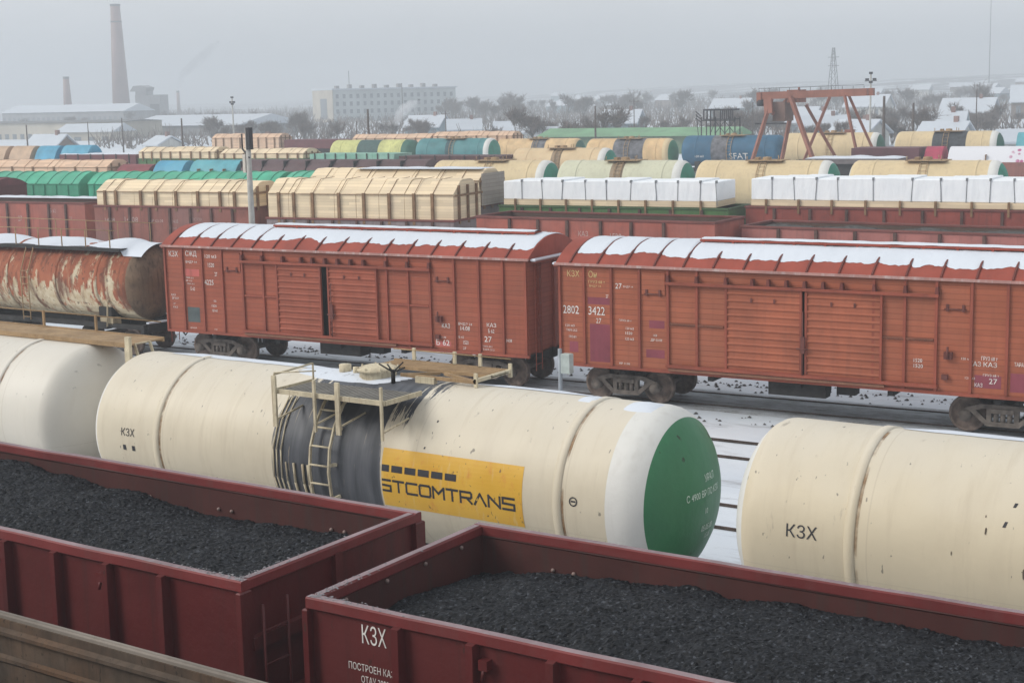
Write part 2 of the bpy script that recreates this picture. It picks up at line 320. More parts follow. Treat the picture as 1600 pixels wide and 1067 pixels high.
    vs=[(xx,yy,arc(yy)-.05) for xx in (X0-.06,-X0+.06) for yy in ys]; r.add(vs,[(i,m_+i,m_+i+1,i+1) for i in range(n)],0,True)
    for xx in (X0-.06,-X0+.06): r.add([(xx,yy,arc(yy)) for yy in ys]+[(xx,yy,ze-.04) for yy in ys],[(i,i+1,m_+i+1,m_+i) for i in range(n)])
    ro=r.build('roof',REDR,t)
    e=MB(); e.box(X0-.08,-X0+.08,-Wr-.045,-Wr+.02,ze-.055,ze+.012); e.box(X0-.08,-X0+.08,Wr-.02,Wr+.045,ze-.055,ze+.012); e.build('eave_strip',paint('worn_eave_edge',(.42,.22,.19),dirt=(.6,.58,.56),amt=.6,streak=.6),ro)
    ribs=[X0+.4+k*.873 for k in range(16)]
    rb=MB()
    for i in range(n):
        for dx0,dx1 in ((-.022,.022),): rb.add([(dx0,ys[i],arc(ys[i])-.01),(dx1,ys[i],arc(ys[i])-.01),(dx1,ys[i+1],arc(ys[i+1])-.01),(dx0,ys[i+1],arc(ys[i+1])-.01),(dx0,ys[i],arc(ys[i])+(.05 if ys[i]<-1.1 else .012)),(dx1,ys[i],arc(ys[i])+(.05 if ys[i]<-1.1 else .012)),(dx1,ys[i+1],arc(ys[i+1])+(.05 if ys[i+1]<-1.1 else .012)),(dx0,ys[i+1],arc(ys[i+1])+(.05 if ys[i+1]<-1.1 else .012))],[(4,5,6,7),(0,4,7,3),(1,2,6,5),(0,1,5,4),(2,3,7,6)])
    rme=rb.mesh('roof_rib',paint('rib_dark_red',(.16,.04,.03),amt=.4))
    for q in ribs: part('roof_rib',rme,ro,(q,0,0))
    # snow: separate panels over the first ribs, then one drift that buries the ribs except at its ragged lower edge
    sn=MB(); edges=ribs[:5]; spans=[(edges[k]+.03,edges[k+1]-.03) for k in range(4)]+[(ribs[4]+.02,-X0+.02)]
    for a_,b_ in spans:
        nx=max(10,int((b_-a_)/.05)); ny=12; vs=[]
        for i in range(nx+1):
            xx=a_+(b_-a_)*i/nx; q=(xx-ribs[0])/.873; dr=abs(q-round(q))*.873      # distance to the nearest rib
            lo=-1.25-.13*noise.noise(Vector((xx*.8,3.1,7 if left else 2)))-.09*noise.noise(Vector((xx*3.1,1.1,7)))-.04*noise.noise(Vector((xx*9,2.1,3)))
            if dr<.06: lo+=.12*(1-dr/.06)
            if noise.noise(Vector((xx*.55,9.3,1 if left else 5)))>.33: lo+=.22*(noise.noise(Vector((xx*.55,9.3,1 if left else 5)))-.33)*3
            lo=max(lo,-1.46)
            for j in range(ny+1):
                yy=lo+(1.3-lo)*j/ny; ed=min(1,(j/2)**.6); ex=1 if 0<i<nx else .25
                vs.append((xx,yy,arc(yy,.004)+(.028+.018*noise.noise(Vector((xx*.7,yy*1.4,4))))*ed*ex+.010*noise.noise(Vector((xx*5,yy*5,1)))))
        sn.add(vs,[(i*(ny+1)+j,(i+1)*(ny+1)+j,(i+1)*(ny+1)+j+1,i*(ny+1)+j+1) for i in range(nx) for j in range(ny)],0,True)
    sn.build('roof_snow',SNOW,ro)
    # snow lying along the end ledges
    # running board
    xs=X0+3.9; xe=-X0-.35
    wb=MB(); wb.box(xs,xe,-.42,.02,ze+h+.05,ze+h+.08); 
    q=xs+.1
    while q<xe: wb.box(q-.03,q+.03,-.46,.04,ze+h-.12,ze+h+.047); q+=.873
    wb.box(xs,xe,-.465,-.435,ze+h+.02,ze+h+.075)
    wo=wb.build('running_board',REDR,ro)
    ws=MB(); nx=90; vs=[]
    for i in range(nx+1):
        xx=xs+.02+(xe-xs-.04)*i/nx
        for j,(yy,zz) in enumerate(((-.40,.082),(-.38,.11),(-.2,.13),(-.02,.11),(.0,.082))): vs.append((xx,yy+.01*noise.noise(Vector((xx*3,j,0))),ze+h+zz+.02*noise.noise(Vector((xx*2,j*.6,5)))))
    ws.add(vs,[(i*5+j,(i+1)*5+j,(i+1)*5+j+1,i*5+j+1) for i in range(nx) for j in range(4)],0,True); ws.build('board_snow',SNOW,wo)
    for s in (-1,1):
        g=MB(); a_=s*(-X0+.07); 
        g.box(min(a_,a_+s*.16),max(a_,a_+s*.16),Y0+.1,-Y0-.1,ze-.12,ze-.08,0); gg=g.build('end_ledge',REDP,t)
        g=MB(); g.bevbox(min(a_,a_+s*.17),max(a_,a_+s*.17),Y0+.05,-Y0-.1,ze-.08,ze-.0,.03); g.build('ledge_snow',SNOW,gg)
        l=MB()
        for yy in (Y0+.25,Y0+.62): l.tube((a_+s*.03,yy,zb-.5),(a_+s*.03,yy,ze-.15),.016)
        for k in range(9): l.tube((a_+s*.03,Y0+.25,zb-.3+k*.36),(a_+s*.03,Y0+.62,zb-.3+k*.36),.012)
        l.build('end_ladder',REDP,t)
    # lettering and repainted patches
    yl=Y0-.004; w=MB(); 
    def pat(n_,x0,x1,z0,z1,mat):
        q=MB(); q.add([(X0+x0,yl+.001,z0),(X0+x1,yl+.001,z0),(X0+x1,yl+.001,z1),(X0+x0,yl+.001,z1)],[(0,1,2,3)]); q.build(n_,mat,t)
    yl2=Y0-.008
    def SC(x0,z0,w_,h_): scrawl(w,X0+x0,z0,w_,h_,yl2,rnd)
    if left:
        pat('repainted_patch',.90,1.52,2.98,3.22,paint('faded_pink_patch',(.50,.12,.10)))
        pat('grey_panel',.92,1.46,1.42,1.93,plain('grey_green_panel',(.09,.11,.11),.8))
        text_wall('КЗХ',X0+.20,3.62,.26,t,WHITEP,yl2)
        text_wall('СЖД',X0+.95,3.66,.24,t,WHITEP,yl2)
        SC(1.78,3.62,.6,.12); SC(.95,3.42,.5,.08); SC(1.9,3.32,.3,.14)
        SC(.22,2.28,.38,.07);SC(.25,2.17,.3,.07);SC(.3,1.98,.1,.06);SC(.28,1.86,.22,.07)
        SC(.92,2.90,.55,.05);SC(.92,2.80,.5,.05);SC(.95,2.70,.55,.05);SC(1.1,2.5,.2,.12)
        text_wall('4225',X0+1.74,2.72,.24,t,WHITEP,yl2)
        SC(2.1,2.15,.08,.07);SC(1.98,1.98,.26,.08);SC(2.0,1.82,.24,.09); SC(2.2,3.02,.08,.14);SC(1.0,1.2,.35,.05);SC(2.05,1.2,.3,.05)
        pat('repainted_patch',10.9,11.48,1.22,1.38,paint('faded_pink_patch',(.50,.12,.10)))
        SC(10.95,1.98,.45,.08);SC(11.15,1.8,.3,.14);SC(11.0,1.48,.3,.06);SC(10.92,1.26,.5,.18)
        SC(11.75,1.92,.5,.08);SC(11.8,1.76,.36,.14);SC(11.75,1.52,.35,.07);SC(11.9,1.34,.2,.12);SC(11.9,1.18,.2,.08)
        SC(12.75,1.92,.35,.12);SC(12.8,1.74,.22,.12);SC(12.66,1.46,.42,.18);SC(12.6,1.3,.35,.05);SC(12.6,1.2,.6,.06);SC(13.42,1.5,.2,.1)
        SC(7.5,2.15,.2,.16); SC(7.5,1.72,.34,.1)
    else:
        PU=paint('purple_red_patch',(.25,.055,.075),dirt=(.12,.03,.03),amt=.4)
        for q in ((.92,1.62,2.86,3.06),(.98,1.62,1.22,2.30),(.32,.6,1.45,1.76),(2.84,3.3,2.28,2.50),(2.74,3.3,1.45,1.68),(11.75,12.4,1.3,1.62),(12.62,13.2,1.25,1.72)): pat('repainted_patch',*q,PU)
        text_wall('КЗХ',X0+.26,3.62,.25,t,YELP,yl2); text_wall('Он',X0+.95,3.62,.25,t,YELP,yl2)
        text_wall('2802',X0+.12,2.56,.33,t,WHITEP,yl2,.8); text_wall('3422',X0+.93,2.56,.34,t,WHITEP,yl2,.8); text_wall('27',X0+1.18,2.33,.2,t,WHITEP,yl2)
        wy=MB(); scrawl(wy,X0+.95,3.46,.68,.08,yl2,rnd); scrawl(wy,X0+.98,3.35,.5,.06,yl2,rnd); wy.build('small_lettering',YELP,t)
        SC(1.8,3.34,.2,.16);SC(2.05,3.38,.3,.05);SC(.18,2.18,.45,.07);SC(.22,2.05,.35,.07);SC(.3,1.86,.22,.07)
        SC(1.9,2.42,.5,.06);SC(2.1,2.2,.26,.07);SC(2.08,2.06,.3,.08);SC(2.08,1.9,.28,.08);SC(1.9,1.2,.45,.06);SC(2.95,2.05,.1,.07);SC(2.88,1.92,.35,.07);SC(1.5,3.06,.08,.1)
        SC(10.2,1.84,.24,.1);SC(10.2,1.7,.26,.1);SC(11.4,1.98,.5,.06);SC(11.6,1.84,.3,.12);SC(11.5,1.5,.3,.06);SC(11.75,1.32,.2,.1)
        SC(11.9,2.0,.4,.1);SC(11.95,1.84,.4,.12);SC(11.95,1.6,.5,.06);SC(12.1,1.42,.4,.14);SC(12.7,1.9,.4,.1)
        SC(8.0,1.36,.3,.05);SC(6.3,1.36,.3,.05)
        pat('chalk_mark',8.05,8.42,2.18,2.2,WHITEP); pat('chalk_mark',8.05,8.07,1.6,2.18,WHITEP); pat('chalk_mark',8.4,8.42,1.75,2.4,WHITEP)
    w.build('small_lettering',WHITEP,t)
    # underframe
    u=MB(); u.box(X0,-X0,-.2,.2,.85,1.10); 
    for q in (-5.2,-2.5,0,2.5,5.2): u.box(q-.08,q+.08,Y0+.15,-Y0-.15,.88,1.0)
    u.box(-.9,.7,Y0+.35,Y0+.75,.62,.98); u.tube((-.5,-.6,.78),(.6,-.6,.78),.19,10); u.box(.9,1.4,-.9,-.5,.7,.95)
    u.build('underframe',DARK,t)
    running_gear(t,L,1.85)
    return t
boxcar(-38.38,36.15,3.4,14.2,'left'); boxcar(-22.85,36.55,3.2,14.2,'right')

# ---------------------------------------------------------------- gondolas
def gondola(label,x,y,hd,L,W,zr,posts,mats,group=None,end0=None,rimw=.12,inner=True,cat='gondola wagon',gear=True,zfloor=1.42,name='gondola_wagon',zb=1.2,fine=False,PM_=None):
    """mats: outer, inner, rim"""
    t=root(name,label,cat,x,y,hd,L,W,group); X0,Y0=-L/2,-W/2; MO,MI,MR=mats
    for s in (-1,1):      # side walls: thin outer and inner skins joined
        o=MB(); y0=s*(W/2-.05); y1=s*(W/2-.10)
        a,b=min(y0,y1),max(y0,y1)
        o.box(X0+.05,-X0-.05,a,b,zb,zr-.05,0)
        yi=y1-s*.004; o.add([(X0+.11,yi,zfloor),(-X0-.11,yi,zfloor),(-X0-.11,yi,zr-.06),(X0+.11,yi,zr-.06)],[(0,1,2,3) if s>0 else (3,2,1,0)],1)
        if fine:
            for zz in (zr-.15,): o.add([(X0+.12,yi-s*.0,zz),(-X0-.12,yi,zz),(-X0-.12,yi-s*.015,zz+.02),(X0+.12,yi-s*.015,zz+.02),(-X0-.12,yi,zz+.05),(X0+.12,yi,zz+.05)],[(0,1,2,3),(3,2,4,5)],1)
        w=o.build('side_wall',[MO,MI],t)
    for s in (-1,1):
        o=MB(); x0,x1=sorted((s*(L/2-.05),s*(L/2-.10))); o.box(x0,x1,Y0+.101,-Y0-.101,zb,zr-.05,0); xi=s*(L/2-.104)
        o.add([(xi,Y0+.11,zfloor),(xi,-Y0-.11,zfloor),(xi,-Y0-.11,zr-.06),(xi,Y0+.11,zr-.06)],[(0,1,2,3)],1)
        e=o.build('end_wall',[MO,MI],t)
        if fine:
            q=MB(); xs=s*(L/2-.05)
            for zz in (zb+.1,zb+1.0,zb+1.75): q.poly([(0,0)],0,0) if False else q.box(min(xs,xs+s*.09),max(xs,xs+s*.09),Y0+.12,-Y0-.12,zz,zz+.14)
            q.box(min(xs,xs+s*.06),max(xs,xs+s*.06),-.06,.06,zb,zr-.1)
            q.build('end_rib',MO,e)
            q=MB(); xl=xs+s*.14
            for yy in (Y0+.22,Y0+.6): q.tube((xl,yy,zb-.2),(xl,yy,zr-.3),.018)
            for k in range(6): q.tube((xl,Y0+.22,zb+.05+.38*k),(xl,Y0+.6,zb+.05+.38*k),.014)
            q.build('end_ladder',MO,e)
            for yy in (-W/2+.05,W/2-.05): q=MB(); q.bevbox(min(xs,xs+s*.07)-.0,max(xs,xs+s*.07),yy-.09,yy+.09,zb-.1,zr-.12,.015); q.build('corner_post',MO,e)
    f=MB(); f.box(X0+.05,-X0-.05,Y0+.05,-Y0-.05,zb-.06,zfloor-.01); f.build('floor',DARK,t)
    r=MB(); h=.13 if fine else .1
    # rim: rounded angle along the four sides
    def rimbar(x0,x1,y0,y1):
        if fine and x1-x0>3:
            n=48; sd=y0*3+x; vs=[]
            for i in range(n+1):
                xx=x0+(x1-x0)*i/n; e=min(1,i/3,(n-i)/3); dy=.016*e*noise.noise(Vector((xx*.9,sd,0))); dz=.010*e*noise.noise(Vector((xx*1.1,sd,8))); b=.016
                for yy,zz in ((y0+b,zr-h),(y0,zr-h+b),(y0,zr-b),(y0+b,zr),(y1-b,zr),(y1,zr-b),(y1,zr-h+b),(y1-b,zr-h)): vs.append((xx,yy+dy,zz+dz))
            o_=len(r.v); r.v+=vs
            for i in range(n):
                for j in range(8): a_,b_=i*8+j,i*8+(j+1)%8; r.f.append((o_+a_,o_+b_,o_+b_+8,o_+a_+8)); r.mi.append(1 if j==3 else 0); r.sm.append(False)
            r.f+= [tuple(o_+j for j in range(8))[::-1],tuple(o_+n*8+j for j in range(8))]; r.mi+=[0,0]; r.sm+=[False]*2
            return
        r.bevbox(x0,x1,y0,y1,zr-h,zr,.018,0)
        g=.012; r.add([(x0+.02,y0+.02,zr+.003),(x1-.02,y0+.02,zr+.003),(x1-.02,y1-.02,zr+.003),(x0+.02,y1-.02,zr+.003)],[(0,1,2,3)],1)
    rimbar(X0,-X0,Y0,Y0+rimw); rimbar(X0,-X0,-Y0-rimw,-Y0); rimbar(X0,X0+rimw,Y0+rimw,-Y0-rimw); rimbar(-X0-rimw,-X0,Y0+rimw,-Y0-rimw)
    r.build('top_rim',[MR,RIMT] if fine else [MR,MR],t)
    pm=MB(); 
    if fine:
        # tapered hat section posts standing out of the side
        d=.14; pm.add([(-.05,0,zb-.12),(.05,0,zb-.12),(.042,-d,zb-.08),(-.042,-d,zb-.08),(-.05,0,zr-.1),(.05,0,zr-.1),(.042,-d*.8,zr-.12),(-.042,-d*.8,zr-.12)],[(0,1,5,4),(3,2,1,0),(2,3,7,6),(1,2,6,5),(3,0,4,7),(4,5,6,7)])
    else: pm.bevbox(-.06,.06,-.09,0,zb-.1,zr-.11,.01)
    pme=pm.mesh('side_post',PM_ or MO)
    for px in posts:
        part('side_post',pme,t,(X0+px,Y0+.05,0)); part('side_post',pme,t,(X0+px,-Y0-.05,0),PI)
    m=MB(); m.box(X0+.02,-X0-.02,Y0+.02,Y0+.10,zb-.22,zb-.002); m.box(X0+.02,-X0-.02,-Y0-.10,-Y0-.02,zb-.22,zb-.002); m.build('side_sill',MO,t)
    m=MB(); m.box(X0,-X0,-.2,.2,.8,1.1); m.build('centre_sill',DARK,t)
    if gear: running_gear(t,L,2.0)
    return t
def heap(name,label,cat,x,y,hd,L,W,x0,x1,y0,y1,hf,mat,res=.028,jit=.015,seed=1):
    """loose load surface inside a wagon body: x0..x1,y0..y1 in local body coords"""
    t=root(name,label,cat,x,y,hd,L,W); X0,Y0=-L/2,-W/2; nx=int((x1-x0)/res); ny=int((y1-y0)/res); m=MB(); rnd=random.Random(seed); vs=[]
    for i in range(nx+1):
        for j in range(ny+1):
            a,b=x0+(x1-x0)*i/nx,y0+(y1-y0)*j/ny
            z=hf(a,b)+.05*noise.noise(Vector((a*1.6,b*1.6,seed)))+.028*noise.noise(Vector((a*5,b*5,seed)))
            e=0 if i in(0,nx) or j in (0,ny) else 1
            vs.append((X0+a+e*rnd.uniform(-.4,.4)*res,Y0+b+e*rnd.uniform(-.4,.4)*res,z+rnd.uniform(-jit,jit)))
    m.add(vs,[(i*(ny+1)+j,(i+1)*(ny+1)+j,(i+1)*(ny+1)+j+1,i*(ny+1)+j+1) for i in range(nx) for j in range(ny)])
    # skirt so that the heap is a solid body
    bz=1.43; per=[i*(ny+1) for i in range(nx+1)]+[nx*(ny+1)+j for j in range(1,ny+1)]+[i*(ny+1)+ny for i in range(nx-1,-1,-1)]+[j for j in range(ny-1,0,-1)]
    k=len(per); m.add([vs[i] for i in per]+[(vs[i][0],vs[i][1],bz) for i in per],[(i,(i+1)%k,k+(i+1)%k,k+i) for i in range(k)])
    me=m.mesh(name,mat); o=bpy.data.objects.new(name,me); COL.objects.link(o)
    o.location=t.location; o.rotation_euler=t.rotation_euler; tag(o,label,cat); bpy.data.objects.remove(t); return o
def coalmat():
    n=NT('coal'); v=n.N.new('ShaderNodeTexVoronoi'); v.inputs['Scale'].default_value=26; n.L.new(n.obj,v.inputs[0])
    c=n.mix(n.ramp(v.outputs['Color'],.1,.9),(.003,.0034,.0042),(.022,.024,.029)); c=n.mix(n.ramp(n.noise(1.1,4),.4,.7,0,.35),c,(.022,.024,.028))
    sp=n.ramp(n.noise(34,2,vec=n.obj),.66,.72,0,.5); c=n.mix(sp,c,(.17,.18,.19))  # pale specks: glints painted into the coal colour
    wn=n.N.new('ShaderNodeTexVoronoi'); wn.inputs['Scale'].default_value=38; n.L.new(n.obj,wn.inputs[0]); gs=n.sep(wn.outputs['Color'])[0]; c=n.mix(n.ramp(gs,.90,.97,0,.45),c,(.12,.13,.15)); gd=n.sep(wn.outputs['Color'])[1]; c=n.mix(n.ramp(gd,.6,.9,0,.8),c,(.002,.002,.0025))  # bright cells are more painted glints, dark cells vary the tone
    n.bump(n.noise(40,3),.6,.012); n.b.inputs['Specular IOR Level'].default_value=.18; m_=n.done(c,.6); n.b.inputs['Specular IOR Level'].default_value=.2; return m_
COAL=coalmat(); BOLT=plain('pale_bolt',(.24,.17,.15),.6)
fine_posts=[1.19,2.08,2.98,3.88,4.78,5.68,6.58,7.48,8.38,9.28,10.18,11.4]
GM=(MARN,MARI,RIM)
gx,gy,gh,gL,gW,gz=-10.13,11.19,.3,12.7,3.15,3.75
gr=gondola('maroon coal gondola with white lettering at its corner, in front, cut by the right edge',gx,gy,gh,gL,gW,gz,fine_posts,GM,'coal gondolas in the front row',fine=True)
lx=-11.05-gL
gl=gondola('maroon coal gondola at the lower left, heaped with coal up to its rim',lx,11.29,-.35,gL,gW,gz,[gL-q for q in fine_posts[::-1]],GM,'coal gondolas in the front row',fine=True)
def interp(x,pts):
    for (a,b),(c,d) in zip(pts,pts[1:]):
        if x<=c: u=max(0,(x-a)/(c-a)); u=u*u*(3-2*u); return b+(d-b)*u
    return pts[-1][1]
def hr(a,b):
    return interp(a,[(0,3.14),(.5,3.22),(1.6,3.34),(3.2,3.42),(6.4,3.40),(12.7,3.40)])+.14*math.sin(PI*min(1,b/3.1))-.42*(1-min(1,b/1.1))*max(0,1-a/2.5)-.10*(1-min(1,b/1.2))
def hl(a,b):
    u=gL-a; return interp(u,[(0,3.34),(1.2,3.30),(3.4,3.24),(5.2,3.36),(7.8,3.50),(12.7,3.5)])+.16*math.sin(PI*min(1,b/3.1))*interp(u,[(0,.3),(3,1),(13,1)])-.06*(1-min(1,b/1.2))
heap('coal_heap','black coal heap in the right front gondola, the one with white lettering','coal',gx,gy,gh,gL,gW,.12,gL-.12,.115,gW-.115,hr,COAL,seed=1)
heap('coal_heap','black coal heap in the lower left gondola','coal',lx,11.29,-.35,gL,gW,.12,gL-.12,.115,gW-.115,hl,COAL,seed=2)
def bolts(t,xs):
    m=MB()
    for x_ in xs: m.lathe([(0,.0),(0,.03),(-.025,.045),(-.05,.045),(-.055,.0)],n=8,axis='y',cx=x_,cz=0)
    return m
for t,xs in ((gr,(1.1,1.38,2.95,3.22,4.65,4.9,6.35,6.6,8.1,8.4,10,10.3)),(gl,(gL-1.15,gL-1.37,gL-3.12,gL-3.36,gL-4.68,gL-4.98,gL-6.5,gL-6.8,gL-8.4,gL-8.7))):
    for x_ in xs:
        m=MB(); m.lathe([(0,.014),(-.012,.026),(-.03,.022),(-.035,.0)],n=8,axis='y',cx=0,cz=0); o=m.build('wall_bolt',BOLT,t,(-gL/2+x_,gW/2-.105,gz-.40))
    for y_ in (.5,1.2,1.9,2.6):
        m=MB(); m.lathe([(0,.014),(.012,.026),(.03,.022),(.035,.0)],n=8,axis='x'); m.build('wall_bolt',BOLT,t,(-gL/2+.105,-gW/2+y_,gz-.16))
    for k,x_ in enumerate((2.5,5.2,9.2)):        # tie down hooks on the outside, under the rim
        m=MB(); m.box(-.05,.05,-.09,0,-.05,.05); m.tube((0,-.06,-.02),(0,-.10,-.14),.02); xx=-gL/2+((2.22 if t is gr else gL-3.2)+k*3.6 if t is gr else gL-2.2-k*1.8); m.build('rope_hook',MARN,t,(xx,-gW/2+.05,gz-.3))
text_wall('КЗХ',-gL/2+.68,gz-.38,.27,gr,WHITEP,-gW/2+.044,.62)
text_wall('ПОСТРОЕН КАЗ',-gL/2+.50,gz-.68,.105,gr,WHITEP,-gW/2+.044,.72); text_wall('ОТАУ 2008',-gL/2+.66,gz-.80,.10,gr,WHITEP,-gW/2+.044,.72)
w=MB(); scrawl(w,-gL/2+gL-5.1,gz-.75,.35,.06,-gW/2+.044,random.Random(4)); w.build('small_lettering',WHITEP,gl)
# coal dust lying on the rims' corners
for t,sx in ((gr,-1),(gl,1)):
    m=MB(); rnd=random.Random(5)
    for k in range(170):
        if rnd.random()<.55: px=sx*(gL/2-rnd.uniform(.02,.14)); py=rnd.uniform(-gW/2+.02,gW/2-.02)*(.6 if t is gl else 1); py=-gW/2+abs(rnd.gauss(0,.5))+.02
        else: px=sx*(gL/2-abs(rnd.gauss(0,.6))-.02); py=-gW/2+rnd.uniform(.02,.14)
        r_=rnd.uniform(.005,.017); m.add([(px-r_,py-r_*.6,gz+.004),(px+r_*.7,py-r_,gz+.004),(px+r_,py+r_*.5,gz+.004),(px-r_*.4,py+r_,gz+.004),(px,py,gz+.004+r_*.5)],[(0,1,4),(1,2,4),(2,3,4),(3,0,4)])
    m.build('rim_dust',DUST,t)
# brown gondola in the lower left corner: only the inside of its far wall shows
bt=gondola('old brown rusty gondola cut by the lower left corner, only its far wall showing',-19.5,6.84,-.9,15.0,3.1,3.48,[.2,1.9,3.6,5.3,7.0,8.7,10.4,12.1,13.8],(BROWN,BROWN,BROWNR),rimw=.08)
m=MB()
for zz,d in ((3.30,.05),(3.0,.03),(2.62,.05),(2.2,.05)):
    m.add([(-7.3,1.44,zz-.05),(7.3,1.44,zz-.05),(7.3,1.44-d,zz-.02),(-7.3,1.44-d,zz-.02),(7.3,1.44-d,zz+.02),(-7.3,1.44-d,zz+.02),(7.3,1.44,zz+.05),(-7.3,1.44,zz+.05)],[(0,1,2,3),(3,2,4,5),(5,4,6,7)])
m.build('wall_rib',BROWN,bt)

# ---------------------------------------------------------------- tank wagons
def tank_profile(L,Rr,hd=.55,white=1.0,green=None,hr=None):
    hr=hr or hd
    """right end only coloured; returns profile and material ids 0 shell 1 white 2 head colour"""
    X0=-L/2; pr=[];
    for a in (0,12,25,40,55,70,82,90): pr.append((X0+hd*(1-math.sin(R(a))) , Rr*math.cos(R(90-a)) if False else Rr*math.sin(R(a))))
    pr=[(X0+hd*(1-math.cos(R(90-a)) if False else hd*0),0) for a in (0,)]
    pr=[]
    for a in (0,14,28,40,52,62,72,81,90): pr.append((X0+hd-hd*math.cos(R(a)),Rr*math.sin(R(a))))
    n0=len(pr)
    for x in (X0+.45+hd,): pr.append((x,Rr))
    pr.append((-X0-hr-max(0,white-hr),Rr))
    for a in (90,81,72,62,52,40,28,14,0): pr.append((-X0-hr+hr*math.cos(R(a)),Rr*math.sin(R(a))))
    return pr
HDEP=.80
def tank(label,xc,yc,hd,L,Rr,zc,shell,white=WHT,headr=GRN,group=None,headl=None,bands=True,detail=False,name='tank_wagon',wr=1.0,wl=.5,bandx=None,green_a=62,gear=True,frame=DARK,hdr=HDEP):
    t=thing(name,label,'tank wagon',xc,yc,0,hd,group); X0=-L/2
    pr=tank_profile(L,Rr,.60,wr,hr=hdr); n=len(pr)-1; mis=[]
    for k in range(n):
        xm=(pr[k][0]+pr[k+1][0])/2; rm=(pr[k][1]+pr[k+1][1])/2
        if xm>0 and xm>L/2-wr-.001: mis.append(2 if rm<Rr*math.sin(R(green_a)) +.01 else 1)
        elif xm<X0+wl: mis.append(1)
        else: mis.append(0)
    b=MB(); b.lathe(pr,0,zc,72 if detail else 28,True,mis); b.build('tank_shell',[shell,white,headr],t)
    if bands:
        for bx in (bandx or (X0+1.75,-X0-1.75)):
            q=MB(); q.lathe([(bx-.075,Rr+.001),(bx-.065,Rr+.022),(bx+.065,Rr+.022),(bx+.075,Rr+.001)],0,zc,72 if detail else 28,True); o=q.build('tank_band',shell,t)
            if detail:
                q=MB(); q.lathe([(bx+.075,Rr+.003),(bx+.12,Rr+.004)],0,zc,72,True,a0=R(95),a1=R(250)); q.build('rust_line',RUSTSTAIN,o)
    fz=1.15
    f=MB(); f.box(X0-.1,-X0+.1,-.22,.22,.85,fz)
    for s in (-1,1): f.box(s*(L/2-1.9)-.25,s*(L/2-1.9)+.25,-1.35,1.35,.95,fz+.05)
    f.box(X0-.2,X0-.05,-1.45,1.45,.9,1.2); f.box(-X0+.05,-X0+.2,-1.45,1.45,.9,1.2)
    f.build('underframe',frame,t)
    for s in (-1,1):
        q=MB(); zz=zc-Rr
        q.poly([(s*(L/2-1.9)-.3,fz),(s*(L/2-1.9)+.3,fz),(s*(L/2-1.9)+.3,zc-Rr*.6),(s*(L/2-1.9)-.3,zc-Rr*.6)],-1.15,1.15); q.build('saddle',frame,t)
    if gear: running_gear(t,L,1.9)
    return t
def ruststain():
    n=NT('rust_stain'); a=n.ramp(n.noise(2.2,4),.38,.62); c=n.mix(n.ramp(n.noise(8,3),.3,.7),(.20,.10,.045),(.42,.28,.16)); m=n.done(c,.8); 
    tr=n.N.new('ShaderNodeBsdfTransparent'); mx=n.N.new('ShaderNodeMixShader'); n.L.new(n.math('MULTIPLY',a,.85),mx.inputs[0]); n.L.new(tr.outputs[0],mx.inputs[1]); n.L.new(n.b.outputs[0],mx.inputs[2]); n.L.new(mx.outputs[0],n.N['Material Output'].inputs[0]); return m
RUSTSTAIN=ruststain()
def shellmat(name,base,black=None,pale_top=True,stains=1.):
    """cream tank paint; black = (x0,x1) a spill of black bitumen round the waist, ragged at its edges"""
    n=NT(name); X=n.sep(); b=base
    c=n.mix(n.ramp(n.noise(.6,4),.3,.7),[x*.94 for x in b],[min(1,x*1.05) for x in b])
    # paler tone towards the crown
    c=n.mix(n.ramp(n.math('ADD',X[2],n.math('MULTIPLY',n.noise(1.3,3),.5)),3.35,4.25,0,.55),c,(.66,.62,.55))
    st=n.noise(3,4,(2.4,.25,.25)); c=n.mix(n.ramp(st,.57,.80,0,.35*stains),c,(.44,.36,.25))
    c=n.mix(n.ramp(n.noise(5.5,4,(1,.5,.3),.6),.67,.77,0,.6*stains),c,(.24,.20,.16))
    c=n.mix(n.ramp(n.noise(12,2,(1,.5,.5),.5),.72,.75,0,.7*stains),c,(.10,.09,.08))
    r=.55
    sm=n.math('ABSOLUTE',n.math('SUBTRACT',n.math('FRACT',n.math('MULTIPLY',n.math('ADD',X[0],20),1/2.9)),.5)); c=n.mix(n.ramp(sm,0,.005,.35,0),c,(.40,.33,.24))
    sz=n.math('ABSOLUTE',n.math('SUBTRACT',X[2],2.12)); c=n.mix(n.ramp(sz,0,.012,.25,0),c,(.40,.34,.26))
    c=n.mix(n.ramp(n.noise(1.1,5,(1.5,.3,.35),.7),.5,.72,0,.3*stains),c,(.50,.42,.30))
    if black:
        # right edge: ragged high up, sharp lower down; left edge sharp
        wob=n.math('MULTIPLY',n.math('SUBTRACT',n.noise(2.5,5,(3.5,.25,.2),.7),.5),n.ramp(X[2],2.75,3.7,.04,3.2))
        xx=n.math('SUBTRACT',n.math('ADD',X[0],wob),n.ramp(X[2],3.35,3.95,0,.5))
        m=n.math('MULTIPLY',n.ramp(xx,black[0]-.02,black[0]+.02),n.ramp(xx,black[1]-.02,black[1]+.02,1,0))
        bl=n.mix(n.ramp(n.noise(2.2,5,(3,.3,.3)),.4,.75),(.055,.06,.07),(.12,.125,.14)); bl=n.mix(n.ramp(n.noise(5,4,(3,.22,.22),.6),.66,.72,0,.75),bl,(.40,.33,.24))
        c=n.mix(m,c,bl)
    n.bump(n.math('ADD',n.noise(3,3),n.math('MULTIPLY',n.noise(.9,2),3)),.2,.03); return n.done(c,.5)
TY=20.46
east=tank('cream tank wagon with yellow banner, black stained middle and green right end','tk',0,0,12.49,1.40,2.54,None) if False else None
SH2=shellmat('cream_shell_with_black_spill',(.655,.58,.44),(-1.34,1.06))
SH3=shellmat('cream_shell',(.64,.555,.40))
